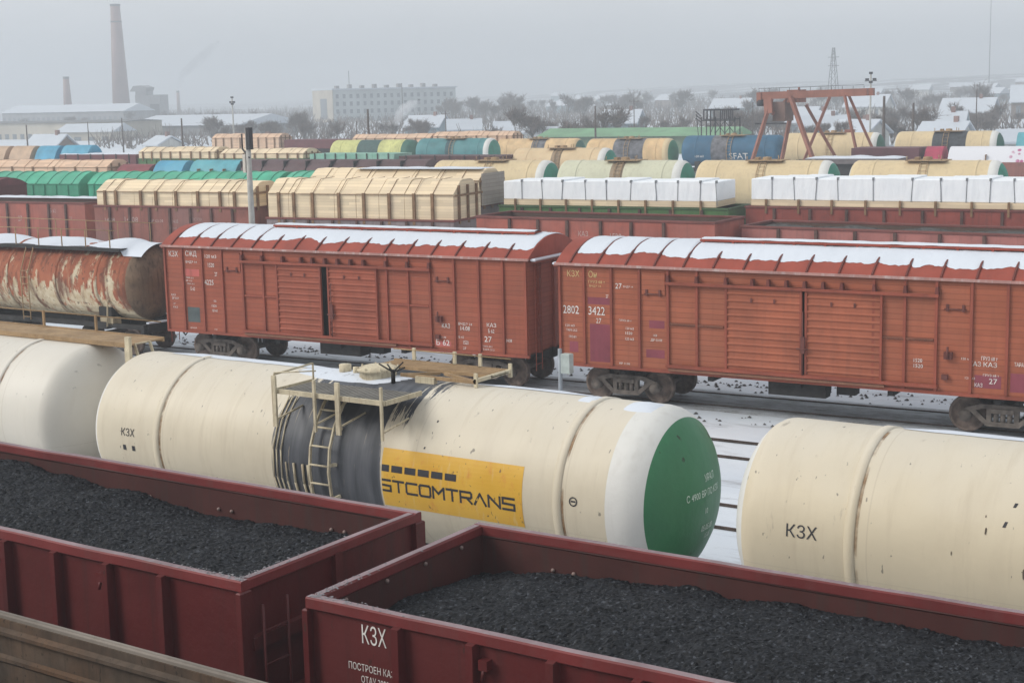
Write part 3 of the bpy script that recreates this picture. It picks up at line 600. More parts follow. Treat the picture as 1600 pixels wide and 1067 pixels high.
SH1=shellmat('pale_cream_shell',(.66,.62,.54),stains=.5)
TR,TZ=1.40,2.55
east=tank('cream tank wagon with yellow banner, black middle and green right end, centre front',-16.53,TY,0,12.69,TR,TZ,SH2,group='large cream tank wagons',detail=True,bandx=(-4.22,4.5),wl=.5,green_a=57,wr=1.0)
t3=tank('cream tank wagon with dark letters and peeling spots, cut by the right edge',-9.40+6.345,TY+.02,0,12.69,TR,TZ,SH3,group='large cream tank wagons',detail=True,bandx=(-4.30,4.5),wl=.45)
t1=tank('pale cream tank wagon with plain rounded right end, cut by the left edge',-23.42-6.345,TY,0,12.69,TR+.03,TZ,SH1,white=SH1,headr=SH1,hdr=.62,group='large cream tank wagons',detail=True,bandx=(-4.3,4.35),wl=.5)
def cylmap(m,vs,fs,x0,s0,Rr=TR,eps=.006,zc=TZ,mi=0):
    """flat shapes (u along the tank, v up the near side, both metres) bent round the near side"""
    m.add([(x0+u,-(Rr+eps)*math.cos((s0+v)/Rr),zc+(Rr+eps)*math.sin((s0+v)/Rr)) for u,v in vs],fs,mi)
def cylrect(m,x0,x1,s0,s1,eps,n=8,nx=1,**k):
    for i in range(n):
        a,b=s0+(s1-s0)*i/n,s0+(s1-s0)*(i+1)/n; cylmap(m,[(x0,a),(x1,a),(x1,b),(x0,b)],[(0,1,2,3)],0,0,eps=eps,**k)
XC=6.245
def bannermat():
    n=NT('yellow_banner_paint'); c=n.mix(n.ramp(n.noise(1.2,4),.3,.7),(.66,.36,.030),(.74,.44,.06)); c=n.mix(n.ramp(n.noise(6,5,(1,1,.5),.7),.56,.74,0,.6),c,(.62,.20,.05))
    c=n.mix(n.ramp(n.noise(15,3,(1,1,.6)),.66,.70,0,.8),c,(.12,.08,.04)); c=n.mix(n.ramp(n.noise(5,4,(2.5,1,.3)),.62,.78,0,.5),c,(.70,.58,.30)); return n.done(c,.5)
m=MB(); cylrect(m,XC-5.16,XC-2.38,R(-19)*TR,R(21.5)*TR,.003,n=14)
bn=m.build('yellow_banner',bannermat(),east)
m=MB(); k0=XC-3.64
for i in range(6):
    x1=k0-i*.272; cylrect(m,max(x1-.225,XC-5.155),x1,R(5.6)*TR,R(10.2)*TR,.006,n=2)
m.build('banner_squares',BLACKP,bn)
GL={'S':[[(1,1),(0,1),(0,.52),(1,.48),(1,0),(0,0)]],'T':[[(0,1),(1,1)],[(.5,1),(.5,0)]],'C':[[(1,1),(.08,1),(0,.85),(0,.15),(.08,0),(1,0)]],'O':[[(.1,1),(.9,1),(1,.85),(1,.15),(.9,0),(.1,0),(0,.15),(0,.85),(.1,1)]],
'M':[[(0,0),(0,1),(.5,.45),(1,1),(1,0)]],'R':[[(0,0),(0,1),(.9,1),(1,.88),(1,.6),(.9,.48),(.12,.48)],[(.55,.48),(1,0)]],'A':[[(0,0),(.5,1),(1,0)]],'N':[[(0,0),(0,1),(1,0),(1,1)]]}
m=MB(); cx=XC-5.19; lw=.25; lh=.18; th=.040
for ch in 'STCOMTRANS':
    for st in GL[ch]:
        for (a,b),(c,d) in zip(st,st[1:]):
            p=Vector((cx+a*lw*.86,b*lh)); q=Vector((cx+c*lw*.86,d*lh)); dr=(q-p).normalized(); nn=Vector((-dr.y,dr.x))*th/2; p2=p-dr*th*.4; q2=q+dr*th*.4
            qs=[p2-nn,q2-nn,q2+nn,p2+nn]; lim=XC-5.15
            if max(v.x for v in qs)<=lim: continue
            cylmap(m,[(max(v.x,lim),v.y) for v in qs],[(0,1,2,3)],0,R(-7.6)*TR,eps=.007)
    cx+=.272
m.build('banner_lettering',BLACKP,bn)
def cyltext(s,x,ang,size,par,mat,fw=.8,name='lettering',Rr=TR):
    vs,fs=text_verts(s,size,fw); m=MB(); cylmap(m,vs,fs,x,R(ang)*Rr,Rr=Rr); return m.build(name,mat,par)
cyltext('КЗХ',XC-11.40,3.2,.20,east,BLACKP,.95); 
m=MB(); cylrect(m,XC-11.36,XC-11.28,R(-8)*TR,R(-4)*TR,.005,2); cylrect(m,XC-11.12,XC-11.04,R(-8)*TR,R(-4)*TR,.005,2); m.build('small_lettering',BLACKP,east)
m=MB(); ring=[(.075*math.cos(a*PI/6),.075*math.sin(a*PI/6)) for a in range(12)]+[(.055*math.cos(a*PI/6),.055*math.sin(a*PI/6)) for a in range(12)]
cylmap(m,ring,[(i,(i+1)%12,12+(i+1)%12,12+i) for i in range(12)],XC-1.45,R(4)*TR); cylmap(m,[(-.04,-.01),(.04,-.01),(.04,.015),(-.04,.015)],[(0,1,2,3)],XC-1.45,R(4)*TR); m.build('inspection_mark',BLACKP,east)
cyltext('КЗХ',-XC+ (1.99-.98),2.4,.25,t3,BLACKP,.98)
m=MB(); cylmap(m,[(0,0),(.03,0),(.12,.52),(.09,.52)],[(0,1,2,3)],XC-4.36,R(24)*TR); m.build('scratch_mark',BLACKP,east)
m=MB(); cylmap(m,[(0,0),(.04,0),(.15,.34),(.11,.34)],[(0,1,2,3)],-XC+3.95-.98+1.0,R(24)*TR); m.build('scratch_mark',BLACKP,t3)
rnd=random.Random(21); m=MB()       # dark peeling scratches low on the right tank
for k in range(34):
    u=rnd.gauss(4.5,.5); v=rnd.uniform(-.35,.75); w_=rnd.uniform(.006,.018)*(2 if k<4 else 1); h_=w_*rnd.uniform(1,4.5)
    cylmap(m,[(w_*math.cos(a*PI/4)*rnd.uniform(.6,1.1)+a_x,h_*math.sin(a*PI/4)) for a_x in (0,) for a in range(8)],[tuple(range(8))],-XC+u,v)
m.build('peeling_spots',plain('dark_peeling_primer',(.10,.075,.055),.85,.3),t3)
# writing on the green end of the banner tank
def headtext(s,y,z,size):
    vs,fs=text_verts(s,size,.8); m=MB(); o=[]
    for a,b in vs:
        yy,zz=y+a,z+b; rr=min(.999,math.hypot(yy,zz)/TR); o.append((XC+.10-.80+.80*math.sqrt(1-rr*rr)+.008,yy,TZ+zz))
    m.add(o,fs); m.build('end_lettering',plain('pale_green_stencil',(.66,.76,.68),.7),east)
headtext('УРАЛ',-.02,.28,.16); headtext('С 4900 ВР ПО КЗХ',-.55,.06,.15); headtext('10',-.05,-.22,.13); headtext('05.05.08',-.1,-.50,.14); headtext('15.05',.05,-.64,.12)
# platform, ladder and walkway on the banner tank (local frame: x along, -y near)
PX0,PX1=-.93,1.42; PZ=3.89; pf=thing
m=MB(); m.box(PX0,PX1,-1.66,-.72,PZ-.02,PZ); m.box(PX0-.01,PX1+.01,-1.70,-1.66,PZ-.03,PZ+.05); m.box(PX0-.03,PX0,-1.66,-.7,PZ-.03,PZ+.05); m.box(PX1,PX1+.03,-1.66,-.7,PZ-.03,PZ+.05)
pl=m.build('near_platform',FRAMEC,east)
m=MB()
for k in range(26): a=PX0+.04+k*.088; m.box(a,a+.05,-1.62,-.76,PZ+.002,PZ+.018)
m.build('platform_grating',paint('greyish_grating',(.20,.19,.17),amt=.6,streak=.5,sc=3),pl)
ps=[(PX0+.02,.085),(-.02,.045),(.48,.085),(PX1-.02,.04)]
for a,w_ in ps:
    m=MB(); zt=PZ+(.28 if w_<.09 else .34); m.box(a-w_/2,a+w_/2,-1.745,-1.702,TZ+.74,zt) if w_<.09 else (m.box(a-w_/2,a+w_/2,-1.715,-1.702,TZ+.95,zt),m.box(a-w_/2,a-w_/2+.014,-1.77,-1.715,TZ+.95,zt),m.box(a+w_/2-.014,a+w_/2,-1.77,-1.715,TZ+.95,zt))
    m.tube((a,-1.72,TZ+.86),(a,-1.02,TZ+.98),.02); m.build('platform_post',FRAMEC,pl)
m=MB(); m.tube((PX0+.02,-1.72,PZ+.3),(PX0+.05,-.75,PZ+.34),.018); m.tube((PX0+.05,-.75,PZ+.34),(PX0+.05,-.75,PZ),.018); m.tube((PX0+.02,-1.72,PZ+.33),(PX0+.6,-1.3,PZ+.34),.012); m.build('handrail',FRAMEC,pl)
m=MB(); la,lb=-.36,.06; Rl=TR+.14
for xx in (la,lb):
    pts=[(xx,-Rl*math.cos(R(a)),TZ+Rl*math.sin(R(a))) for a in (58,45,30,15,0,-15,-30)]
    for p,q in zip(pts,pts[1:]): m.bar(p,q,.03,.05)
for a in (52,40,28,16,4,-8,-20): m.tube((la,-Rl*math.cos(R(a)),TZ+Rl*math.sin(R(a))),(lb,-Rl*math.cos(R(a)),TZ+Rl*math.sin(R(a))),.018)
for a in (30,5,-18):
    m.bar((lb,-Rl*math.cos(R(a)),TZ+Rl*math.sin(R(a))),(lb+.06,-TR*math.cos(R(a)),TZ+TR*math.sin(R(a))),.05,.05)
m.build('side_ladder',FRAMEC,east)
m=MB()
for xx in (-1.30,-1.22,-1.12,-1.0,-.82,-.62,-.50):
    pts=[(xx,-(TR+.03)*math.cos(R(a)),TZ+(TR+.03)*math.sin(R(a))) for a in ((50,30,10,-10,-30) if xx<-1.1 else (2,-12,-25,-35))]
    for p,q in zip(pts,pts[1:]): m.tube(p,q,.014 if xx<-.9 else .022)
m.build('heating_pipes',FRAMEC,east)
# dome hatch, valves, snow
m=MB(); m.lathe([(TZ+TR-.12,.33),(TZ+TR+.09,.33),(TZ+TR+.10,.37),(TZ+TR+.14,.37),(TZ+TR+.18,.26),(TZ+TR+.20,0)],cy=.02,cx=-.05,axis='z',n=24)
for k in range(8): a=k*PI/4; m.tube((-.05+.35*math.cos(a),.02+.35*math.sin(a),TZ+TR+.07),(-.05+.35*math.cos(a),.02+.35*math.sin(a),TZ+TR+.18),.018)
dm=m.build('dome_hatch',FRAMEC,east)
m=MB(); m.tube((-.78,0,TZ+TR-.02),(-.78,0,TZ+TR+.15),.11,10); m.tube((-.5,-.05,TZ+TR),(-.5,-.05,TZ+TR+.13),.05); m.build('safety_valve',FRAMEC,east)
m=MB(); c_=(.52,-.28,TZ+TR+.1); m.tube((c_[0],c_[1],TZ+TR-.05),(c_[0],c_[1],TZ+TR+.2),.04)
for a in range(5): t_=a*2*PI/5; m.tube((c_[0],c_[1],TZ+TR+.16),(c_[0]+.26*math.cos(t_),c_[1]+.2*math.sin(t_),TZ+TR+.26+.05*(a%2)),.014)
m.build('valve_wheel',DARK,east)
m=MB(); vs=[]; nx,ny=30,10
for i in range(nx+1):
    for j in range(ny+1):
        u=-1.9+2.7*i/nx; a=R(70+44*j/ny); e=.035*math.sin(PI*i/nx)*math.sin(PI*j/ny)*(1+.6*noise.noise(Vector((u*3,j*.5,0)))); rr=TR-.008+e*1.15; vs.append((u,-rr*math.cos(a),TZ+rr*math.sin(a)))
m.add(vs,[(i*(ny+1)+j,(i+1)*(ny+1)+j,(i+1)*(ny+1)+j+1,i*(ny+1)+j+1) for i in range(nx) for j in range(ny)],0,True); m.build('crown_snow',SNOWD,east)
for (u0,u1,a0,a1) in ((4.15,4.55,80,97),(5.05,5.6,73,98)):
    m=MB(); vs=[]
    for i in range(13):
        for j in range(9):
            u=u0+(u1-u0)*i/12; a=R(a0+(a1-a0)*j/8); rr=TR-.012+.05*(math.sin(PI*i/12)*math.sin(PI*j/8))**.6*(1+.4*noise.noise(Vector((u*5,j*.6,2)))); vs.append((u,-rr*math.cos(a),TZ+rr*math.sin(a)))
    m.add(vs,[(i*9+j,(i+1)*9+j,(i+1)*9+j+1,i*9+j+1) for i in range(12) for j in range(8)],0,True); m.build('snow_patch',SNOW,east)
def crownsnow(t,x0,x1,w=26,c=100,th=.05):
    m=MB(); vs=[]; nx=int((x1-x0)*5); ny=8
    for i in range(nx+1):
        for j in range(ny+1):
            u=x0+(x1-x0)*i/nx; a=R(c-w/2*(1+.25*noise.noise(Vector((u*1.5,0,3))))+w*j/ny); rr=TR+.015-.008+th*(math.sin(PI*j/ny))**.7*min(1,i/3,(nx-i)/3); vs.append((u,-rr*math.cos(a),TZ+rr*math.sin(a)))
    m.add(vs,[(i*(ny+1)+j,(i+1)*(ny+1)+j,(i+1)*(ny+1)+j+1,i*(ny+1)+j+1) for i in range(nx) for j in range(ny)],0,True); m.build('crown_snow',SNOW,t)
crownsnow(t3,-4.1,5.8,26,108,.035); crownsnow(east,-5.2,-1.2,30,106,.03); crownsnow(east,1.9,4.2,22,108,.03)
# far walkway of the banner tank
m=MB(); WX0,WX1,WY0,WY1,WZ=-.4,2.15,-.12,.92,4.07
m.box(WX0,WX1,.36,.86,WZ-.03,WZ-.012); m.box(WX0,WX1,.33,.36,WZ-.035,WZ+.012); m.box(WX0,WX1,.92,.945,WZ-.02,WZ+.02); m.tube((WX0,.93,WZ+.2),(WX1,.93,WZ+.2),.012); m.box(.55,WX1,-.12,-.08,WZ-.06,WZ); m.bar((.6,-.1,WZ-.03),(1.1,.3,WZ-.03),.05,.05); m.bar((1.2,.3,WZ-.03),(WX1,-.1,WZ-.03),.05,.05)
wk=m.build('far_walkway',FRAMER,east)
m=MB()
for k in range(9): m.box(WX0+.1,WX1-.1,.34+k*.062,.37+k*.062,WZ-.003,WZ+.02)
m.build('walkway_grating',FRAMER,wk)
for a,b in ((.05,.94),(.95,.94),(1.5,.94),(WX1-.02,.94),(WX1-.02,-.1)):
    q=MB(); q.box(a-.03,a+.03,b-.02,b+.02,WZ-.12,WZ+(.24 if b>.5 and a<2 else .12)); q.build('walkway_post',FRAMEC,wk)
q=MB(); q.box(WX1-.06,WX1+.0,-.12,.96,WZ-.04,WZ+.02); q.build('walkway_beam',FRAMEC,wk); q=MB(); q.box(.9,1.3,-.16,-.06,WZ-.16,WZ-.02); q.build('walkway_bracket',FRAMEC,wk)
# walkway and end ladder of the left tank
m=MB(); m.box(-6.2,6.95,.0,.85,1.48+TZ,1.51+TZ); m.box(-6.2,6.95,-.05,0,1.44+TZ,1.53+TZ); m.box(-6.2,6.95,.85,.9,1.44+TZ,1.53+TZ)
wk=m.build('top_walkway',FRAMER,t1)
for a in (1.6,3.3,4.95): 
    q=MB(); q.box(a-.025,a+.025,.86,.9,TZ+1.5,TZ+1.86); q.build('walkway_post',FRAMER,wk)
q=MB(); q.tube((-6,.88,TZ+1.84),(6.9,.88,TZ+1.84),.012); q.build('handrail',FRAMER,wk)
q=MB(); q.box(6.86,6.98,-.08,.0,TZ+1.05,TZ+1.66); q.box(6.80,6.86,-.04,.06,TZ+1.0,TZ+1.5); q.build('walkway_post',FRAMEC,wk)
m=MB(); 
for yy in (.10,.5): m.bar((6.95,yy,TZ+1.5),(7.55,yy,TZ-.2),.03,.06)
for k in range(6): z_=k/6; m.tube((6.95+.6*z_,.1,TZ+1.5-1.7*z_),(6.95+.6*z_,.5,TZ+1.5-1.7*z_),.015)
m.build('end_ladder',FRAMEC,t1)

# old rusty tank wagon on the boxcar track
def rustmat():
    n=NT('peeling_red_over_rust'); c=n.mix(n.ramp(n.noise(1.2,4),.3,.7),(.25,.07,.035),(.38,.125,.06))
    z=n.sep()[2]
    k=n.math('ADD',n.noise(1.6,6,(1.7,1,.75),.65),n.ramp(z,1.3,3.2,.18,-.06)); c=n.mix(n.ramp(k,.51,.56),c,n.mix(n.ramp(n.noise(4,4),.3,.7),(.58,.51,.37),(.42,.32,.20)))
    c=n.mix(n.ramp(n.noise(1.3,5,(2.2,1,.5)),.52,.66,0,.9),c,(.12,.04,.022)); c=n.mix(n.ramp(n.noise(6,5),.58,.7,0,.8),c,(.06,.03,.018)); c=n.mix(n.ramp(n.noise(5,4,(2.5,1,.3)),.6,.72,0,.5),c,(.45,.36,.22))
    n.bump(n.noise(9,4),.4,.02); return n.done(c,.8)
RST=rustmat(); RHEAD=paint('dark_rusty_head',(.20,.13,.08),dirt=(.03,.02,.015),amt=.8,streak=.8,fade=(.24,.13,.06),sc=1.5,vary=.5)
LT=10.6; rt_=tank('old rusty red tank wagon with snow and railing on top, left of the boxcars',-39.62-LT/2*math.cos(R(3)),37.35-LT/2*math.sin(R(3)),3,LT,1.36,2.52,RST,white=RST,headr=RHEAD,bandx=(-3.4,-1.3,1.2,3.2),wr=.62,wl=0,green_a=90)
m=MB(); m.box(-4.6,4.2,-1.05,-.55,3.72,3.76); m.box(-4.6,4.2,-1.09,-1.05,3.66,3.78); wk=m.build('top_walkway',DARK,rt_)
for k in range(8):
    q=MB(); a=-4.5+k*1.18; q.tube((a,-1.07,3.7),(a,-1.07,4.42),.022); q.build('railing_post',FRAMER,wk)
q=MB(); q.tube((-4.5,-1.07,4.40),(4.1,-1.07,4.40),.014); q.tube((-4.5,.9,4.55),(4.1,.9,4.50),.014)
for k in range(6): a=-4.2+k*1.6; q.tube((a,.9,3.7),(a,.9,4.52),.016)
q.build('handrail',FRAMER,wk)
m=MB(); nx,ny=60,16; vs=[]
for i in range(nx+1):
    for j in range(ny+1):
        u=-5.0+10.1*i/nx; v=-.95+2.0*j/ny; base=2.52+math.sqrt(max(.05,1.37**2-v*v)); fl=3.77 if u<4.1 else 0
        h_=max(base,fl-.05+.0*v)+ (.07+.07*math.sin(u*2.0+.5)+.06*noise.noise(Vector((u,v,9))))*math.sin(PI*j/ny)**.5*min(1,(nx-i)/8+.15)
        if u>4.1: h_=base+.06*math.sin(PI*j/ny)*min(1,(nx-i)/8)
        vs.append((u,v,h_))
m.add(vs,[(i*(ny+1)+j,(i+1)*(ny+1)+j,(i+1)*(ny+1)+j+1,i*(ny+1)+j+1) for i in range(nx) for j in range(ny)],0,True); m.build('snow_cover',SNOW,rt_)
for a in (-.45,-.08):
    q=MB(); q.tube((a,-1.42,1.1),(a,-1.42,2.8),.022); q.tube((a,-1.42,2.8),(a,-1.05,3.75),.022); q.build('ladder_rail',FRAMER,rt_)
q=MB()
for k in range(8): q.tube((-.45,-1.42,1.2+k*.24),(-.08,-1.42,1.2+k*.24),.014)
q.build('ladder_rungs',FRAMER,rt_)
q=MB(); q.box(-5.6,5.6,-1.3,-1.18,1.0,1.16); q.box(-5.6,5.6,1.18,1.3,1.0,1.16); q.box(-2.2,-1.4,-1.1,-.5,.6,1.0); q.tube((2.2,-1.0,.8),(3.0,-1.0,.8),.16,10); q.build('side_sill',DARK,rt_)
q=MB(); q.bar((5.35,-1.1,1.22),(5.9,1.3,1.24),.16,.05); q.build('end_snow',SNOW,rt_)
for a in (-3.5,3.4):
    q=MB(); q.tube((a+.3,-1.38,1.05),(a+.3,-1.3,1.9),.03); q.tube((a+.3,-1.3,1.9),(a+.3,-1.1,2.2),.03); q.box(a-.1,a+.5,-1.3,-.9,1.1,1.35); q.build('strap_anchor',paint('cream_bits',(.42,.34,.22),amt=.7),rt_)

# ---------------------------------------------------------------- loads
def woodmat(name,base=(.80,.62,.39),pl=.16):
    if name in MATS: return MATS[name]
    n=NT(name); X=n.sep(); fl=n.math('FLOOR',n.math('MULTIPLY',X[2],1/.14)); f2=n.math('FLOOR',n.math('MULTIPLY',n.math('ADD',X[0],n.math('MULTIPLY',fl,1.7)),1/2.3)); w=n.N.new('ShaderNodeTexWhiteNoise'); w.noise_dimensions='2D'
    cb=n.N.new('ShaderNodeCombineXYZ'); n.L.new(fl,cb.inputs[0]); n.L.new(f2,cb.inputs[1]); n.L.new(cb.outputs[0],w.inputs['Vector'])
    c=n.mix(n.ramp(w.outputs[0],0,1),[x*.84 for x in base],[min(1,x*1.08) for x in base]); c=n.mix(n.ramp(n.noise(.8,3),.4,.7,0,.3),c,(.62,.50,.38))
    fr=n.math('FRACT',n.math('MULTIPLY',X[2],1/.14)); c=n.mix(n.ramp(fr,0,.12,.5,0),c,(.25,.17,.10)); n.bump(fr,.3,.02); MATS[name]=n.done(c,.75); return MATS[name]
WOOD=woodmat('fresh_sawn_boards',(.84,.68,.46)); WOOD2=woodmat('pinkish_sawn_boards',(.72,.50,.33)); WOODG=paint('grey_weathered_boards',(.33,.29,.25),dirt=(.15,.12,.1),amt=.5,planks=.2); STAKE=plain('wooden_stake',(.22,.13,.07),.85,.35)
def lumber(label,x,y,hd,L,W,z0,ze,zt,stakes,mat=WOOD,group='lumber loads',seed=1,name='lumber_stack'):
    """boards stacked between stakes, bevelled top (truncated roof form), bundles split by gaps"""
    t=root(name,label,'lumber',x,y,hd,L,W,group); X0=-L/2; rnd=random.Random(seed)
    cuts=[0]; 
    nb=max(4,int(L/1.25)); cuts=[i/nb for i in range(nb+1)]; cuts=[c+(rnd.uniform(-.015,.015) if 0<c<1 else 0) for c in cuts]
    for i in range(nb):
        a,b=X0+L*cuts[i]+.012,X0+L*cuts[i+1]-.012; dz=rnd.uniform(-.04,.04); yn=-W/2; q=.60
        prof=[(yn,z0),(yn+rnd.uniform(0,.03),ze+dz),(yn+.78,zt-.06+dz),(yn+1.0,zt+dz),(-yn-1.0,zt+dz),(-yn-.78,zt-.06+dz),(-yn,ze+dz),(-yn,z0)]
        m=MB(); n=len(prof); m.add([(xx,p,z) for xx in (a,b) for p,z in prof],[tuple(range(n)),tuple(range(2*n-1,n-1,-1))]+[(j,n+j,n+j+1,j+1) for j in range(n-1)]); m.build('board_bundle',mat,t)
    sm=MB(); sm.box(-.07,.07,-.10,0,z0-.25,ze+.05); sme=sm.mesh('stake',STAKE)
    for s in stakes:
        part('stake',sme,t,(X0+s*L,-W/2-.004,0)); part('stake',sme,t,(X0+s*L,W/2+.004,0),PI)
    wr=MB(); 
    for s in stakes:
        xx=X0+s*L
        for p,q_ in (((xx,-W/2-.02,ze),(xx,-W/2+.78,zt+.0)),((xx,-W/2+.78,zt),(xx,W/2-.78,zt+.05))): wr.tube(p,q_,.015,4)
    wr.tube((X0,-W/2-.03,ze-.02),(-X0,-W/2-.03,ze-.02),.025,4)
    wr.build('tie_wire',STAKE,t); 
    e=MB()
    for yy in (-W/2+.5,0,W/2-.5): e.box(-X0+.0,-X0+.08,yy-.07,yy+.07,z0-.2,zt-.25)
    e.box(-X0+.081,-X0+.12,-W/2,W/2,ze-.1,ze); e.build('end_stake',STAKE,t)
    return t
def wrapmat():
    n=NT('white_plastic_wrap'); X=n.sep(); c=n.mix(n.ramp(n.noise(1.0,5),.35,.7),(.86,.89,.92),(.93,.95,.97)); c=n.mix(n.ramp(n.noise(3,5,(2.5,1,.5)),.62,.8,0,.25),c,(.55,.60,.66))
    n.bump(n.noise(1.1,4,(2.2,1,.8),.5),.6,.10); return n.done(c,.4)
WRAP=wrapmat()
def wrapped(label,x,y,hd,L,W,z0,z1,splits,group='white wrapped timber loads'):
    t=root('wrapped_load',label,'wrapped load',x,y,hd,L,W,group); X0=-L/2; s=[0]+splits+[1]
    for i in range(len(s)-1):
        a,b=X0+L*s[i]+.002,X0+L*s[i+1]-.002; m=MB(); m.bevbox(a,b,-W/2+(i%2)*.012,W/2,z0+.28,z1+((i*7)%3)*.035-.03,.03); m.build('wrapped_bundle',WRAP,t)
        m=MB(); dx=.06*math.sin(i*2.3); m.bar((b+dx,-W/2-.01,z0+.1),(b-dx*.5,-W/2-.01,z1-.0),.025,.02); m.box(b-.04,b+.04,-W/2-.03,-W/2+.12,z1-.08,z1+.05); m.build('strap',plain('grey_strap',(.20,.21,.22)),t)
    m=MB(); m.box(X0,-X0,-W/2-.03,W/2+.03,z0,z0+.27); m.build('board_layer',WOOD,t)
    for k in range(8):
        q=MB(); xx=X0+L*(.06+.125*k); q.box(xx-.05,xx+.05,-W/2-.14,-W/2-.04,z0-.35,z0+.32); q.build('stake',STAKE,t)
    return t
# ---- row behind the boxcars
PDK=plain('shadow_toned_brown_post',(.10,.055,.045),.85,.4)  # brown posts darkened in colour in place of the shadows beside them
EM=(paint('faded_red_gondola',(.36,.10,.07),dirt=(.15,.06,.05),amt=.45,streak=.4,fade=(.32,.14,.115)),paint('brown_gondola_inside',(.10,.06,.045),amt=.6),paint('dark_red_rim',(.19,.06,.05),amt=.5))
EM2=(paint('brown_red_gondola',(.28,.10,.075),dirt=(.09,.05,.045),amt=.6,streak=.5,fade=(.22,.13,.12)),EM[1],EM[2])
EM3=(paint('pinkish_red_gondola',(.37,.14,.12),dirt=(.15,.07,.06),amt=.4,streak=.4),EM[1],EM[2])
EM4=(paint('greyish_brown_gondola',(.24,.19,.19),dirt=(.07,.05,.05),amt=.5,streak=.4),EM[1],EM[2])
def pf7(L): return [L*q for q in (.155,.28,.405,.545,.67,.80)]
def pf8(L): return [L*q for q in (.11,.24,.37,.5,.63,.76,.89)]
g=gondola('faded red gondola with snow on its rim at the left edge, before the green boxcars',-77.2,54.55,6.5,12.0,3.0,3.48,[1.6+1.55*k for k in range(6)]+[10.6],EM,'gondolas behind the boxcars',PM_=PDK)
w=MB(); rnd=random.Random(9)
for (a,b,c_,d) in ((9.4,2.9,.45,.22),(9.3,2.55,.6,.07),(7.0,2.4,.3,.3),(10.8,2.5,.2,.2)): scrawl(w,-6+a,b,c_,d,-1.46,rnd)
w.build('small_lettering',plain('faded_stencil_paint',(.45,.33,.30),.7,.3,8),g)
m=MB(); vs=[]; nx=60
for i in range(nx+1):
    xx=-5.9+11.8*i/nx
    for j,(yy,zz) in enumerate(((1.30,0),(1.34,.08),(1.44,.12),(1.5,0))): vs.append((xx,yy,3.48+zz*(1+.7*noise.noise(Vector((xx,j,4))))))
m.add(vs,[(i*4+j,(i+1)*4+j,(i+1)*4+j+1,i*4+j+1) for i in range(nx) for j in range(3)],0,True); m.build('rim_snow',SNOWD,g)
def loadsnow(t,x0,x1,y0,y1,z,amp=.1,name='snow_cover',mat=None,seed=0):
    m=MB(); nx=max(6,int((x1-x0)*3)); ny=max(4,int((y1-y0)*3)); vs=[]
    for i in range(nx+1):
        for j in range(ny+1):
            u,v=x0+(x1-x0)*i/nx,y0+(y1-y0)*j/ny; vs.append((u,v,z+amp*(.6+.8*noise.noise(Vector((u*.9,v*1.3,seed))))*min(1,i,nx-i,j,ny-j)))
    m.add(vs,[(i*(ny+1)+j,(i+1)*(ny+1)+j,(i+1)*(ny+1)+j+1,i*(ny+1)+j+1) for i in range(nx) for j in range(ny)],0,True); return m.build(name,mat or SNOW,t)
g=gondola('brownish red gondola carrying the lumber stack left of the concrete pole',-63.3,54.75,7.2,10.2,3.0,3.48,pf8(10.2),EM2,'gondolas behind the boxcars',PM_=PDK)
w=MB()
for (a,b,c_,d) in ((.7,2.6,.8,.22),(2.0,2.6,1.1,.3),(3.7,2.62,1.2,.16),(5.2,2.6,.4,.2),(6.5,2.75,.6,.14),(5.2,2.3,.5,.1)): scrawl(w,-5.1+a,b,c_,d,-1.46,rnd)
w.build('small_lettering',plain('faded_stencil_paint',(.45,.33,.30)),g)
lumber('fresh sawn lumber stack with slanting top, left of the concrete pole',-63.1,54.9,7.2,10.0,2.75,3.47,4.20,4.74,[.06,.135,.30,.40,.53,.67,.81,.90],seed=3)
g=gondola('greyish low gondola carrying the lumber stack right of the concrete pole',-52.3,56.15,7.5,10.7,3.0,3.0,pf8(10.7),EM4,'gondolas behind the boxcars',PM_=PDK)
lumber('large fresh sawn lumber stack with slanting top, right of the concrete pole',-52.2,56.3,7.5,10.5,2.8,2.98,4.18,4.84,[.065,.15,.255,.40,.535,.67,.80,.895],seed=4)
g=gondola('empty red gondola just behind the snowy roof of the doors ajar boxcar',-38.85,55.2,1.6,11.65,3.05,3.48,pf7(11.65),EM,'gondolas behind the boxcars',PM_=PDK)
w=MB()
for (a,b,c_,d) in ((.5,2.75,.9,.12),(.6,2.6,.7,.1),(3.2,2.7,.9,.2),(5.2,2.72,.5,.22),(6.7,2.6,.6,.3)): scrawl(w,-5.8+a,b,c_,d,-1.48,rnd)
w.build('small_lettering',plain('faded_stencil_paint',(.45,.33,.30)),g)
g=gondola('empty pinkish red gondola behind the roof of the right boxcar',-26.95,57.3,-.5,14.2,3.05,3.2,[L_*14.2 for L_ in (.12,.235,.35,.465,.59,.71,.83)],EM3,'gondolas behind the boxcars',PM_=PDK)
heap('gravel_heap','dark gravel lying in the empty pinkish red gondola','gravel',-26.95,57.3,-.5,14.2,3.05,.12,14.08,.12,2.93,lambda a,b:3.0+.05*math.sin(a*2),plain('dark_gravel',(.07,.065,.06),.9,.5,5),res=.22,jit=.03,seed=5)
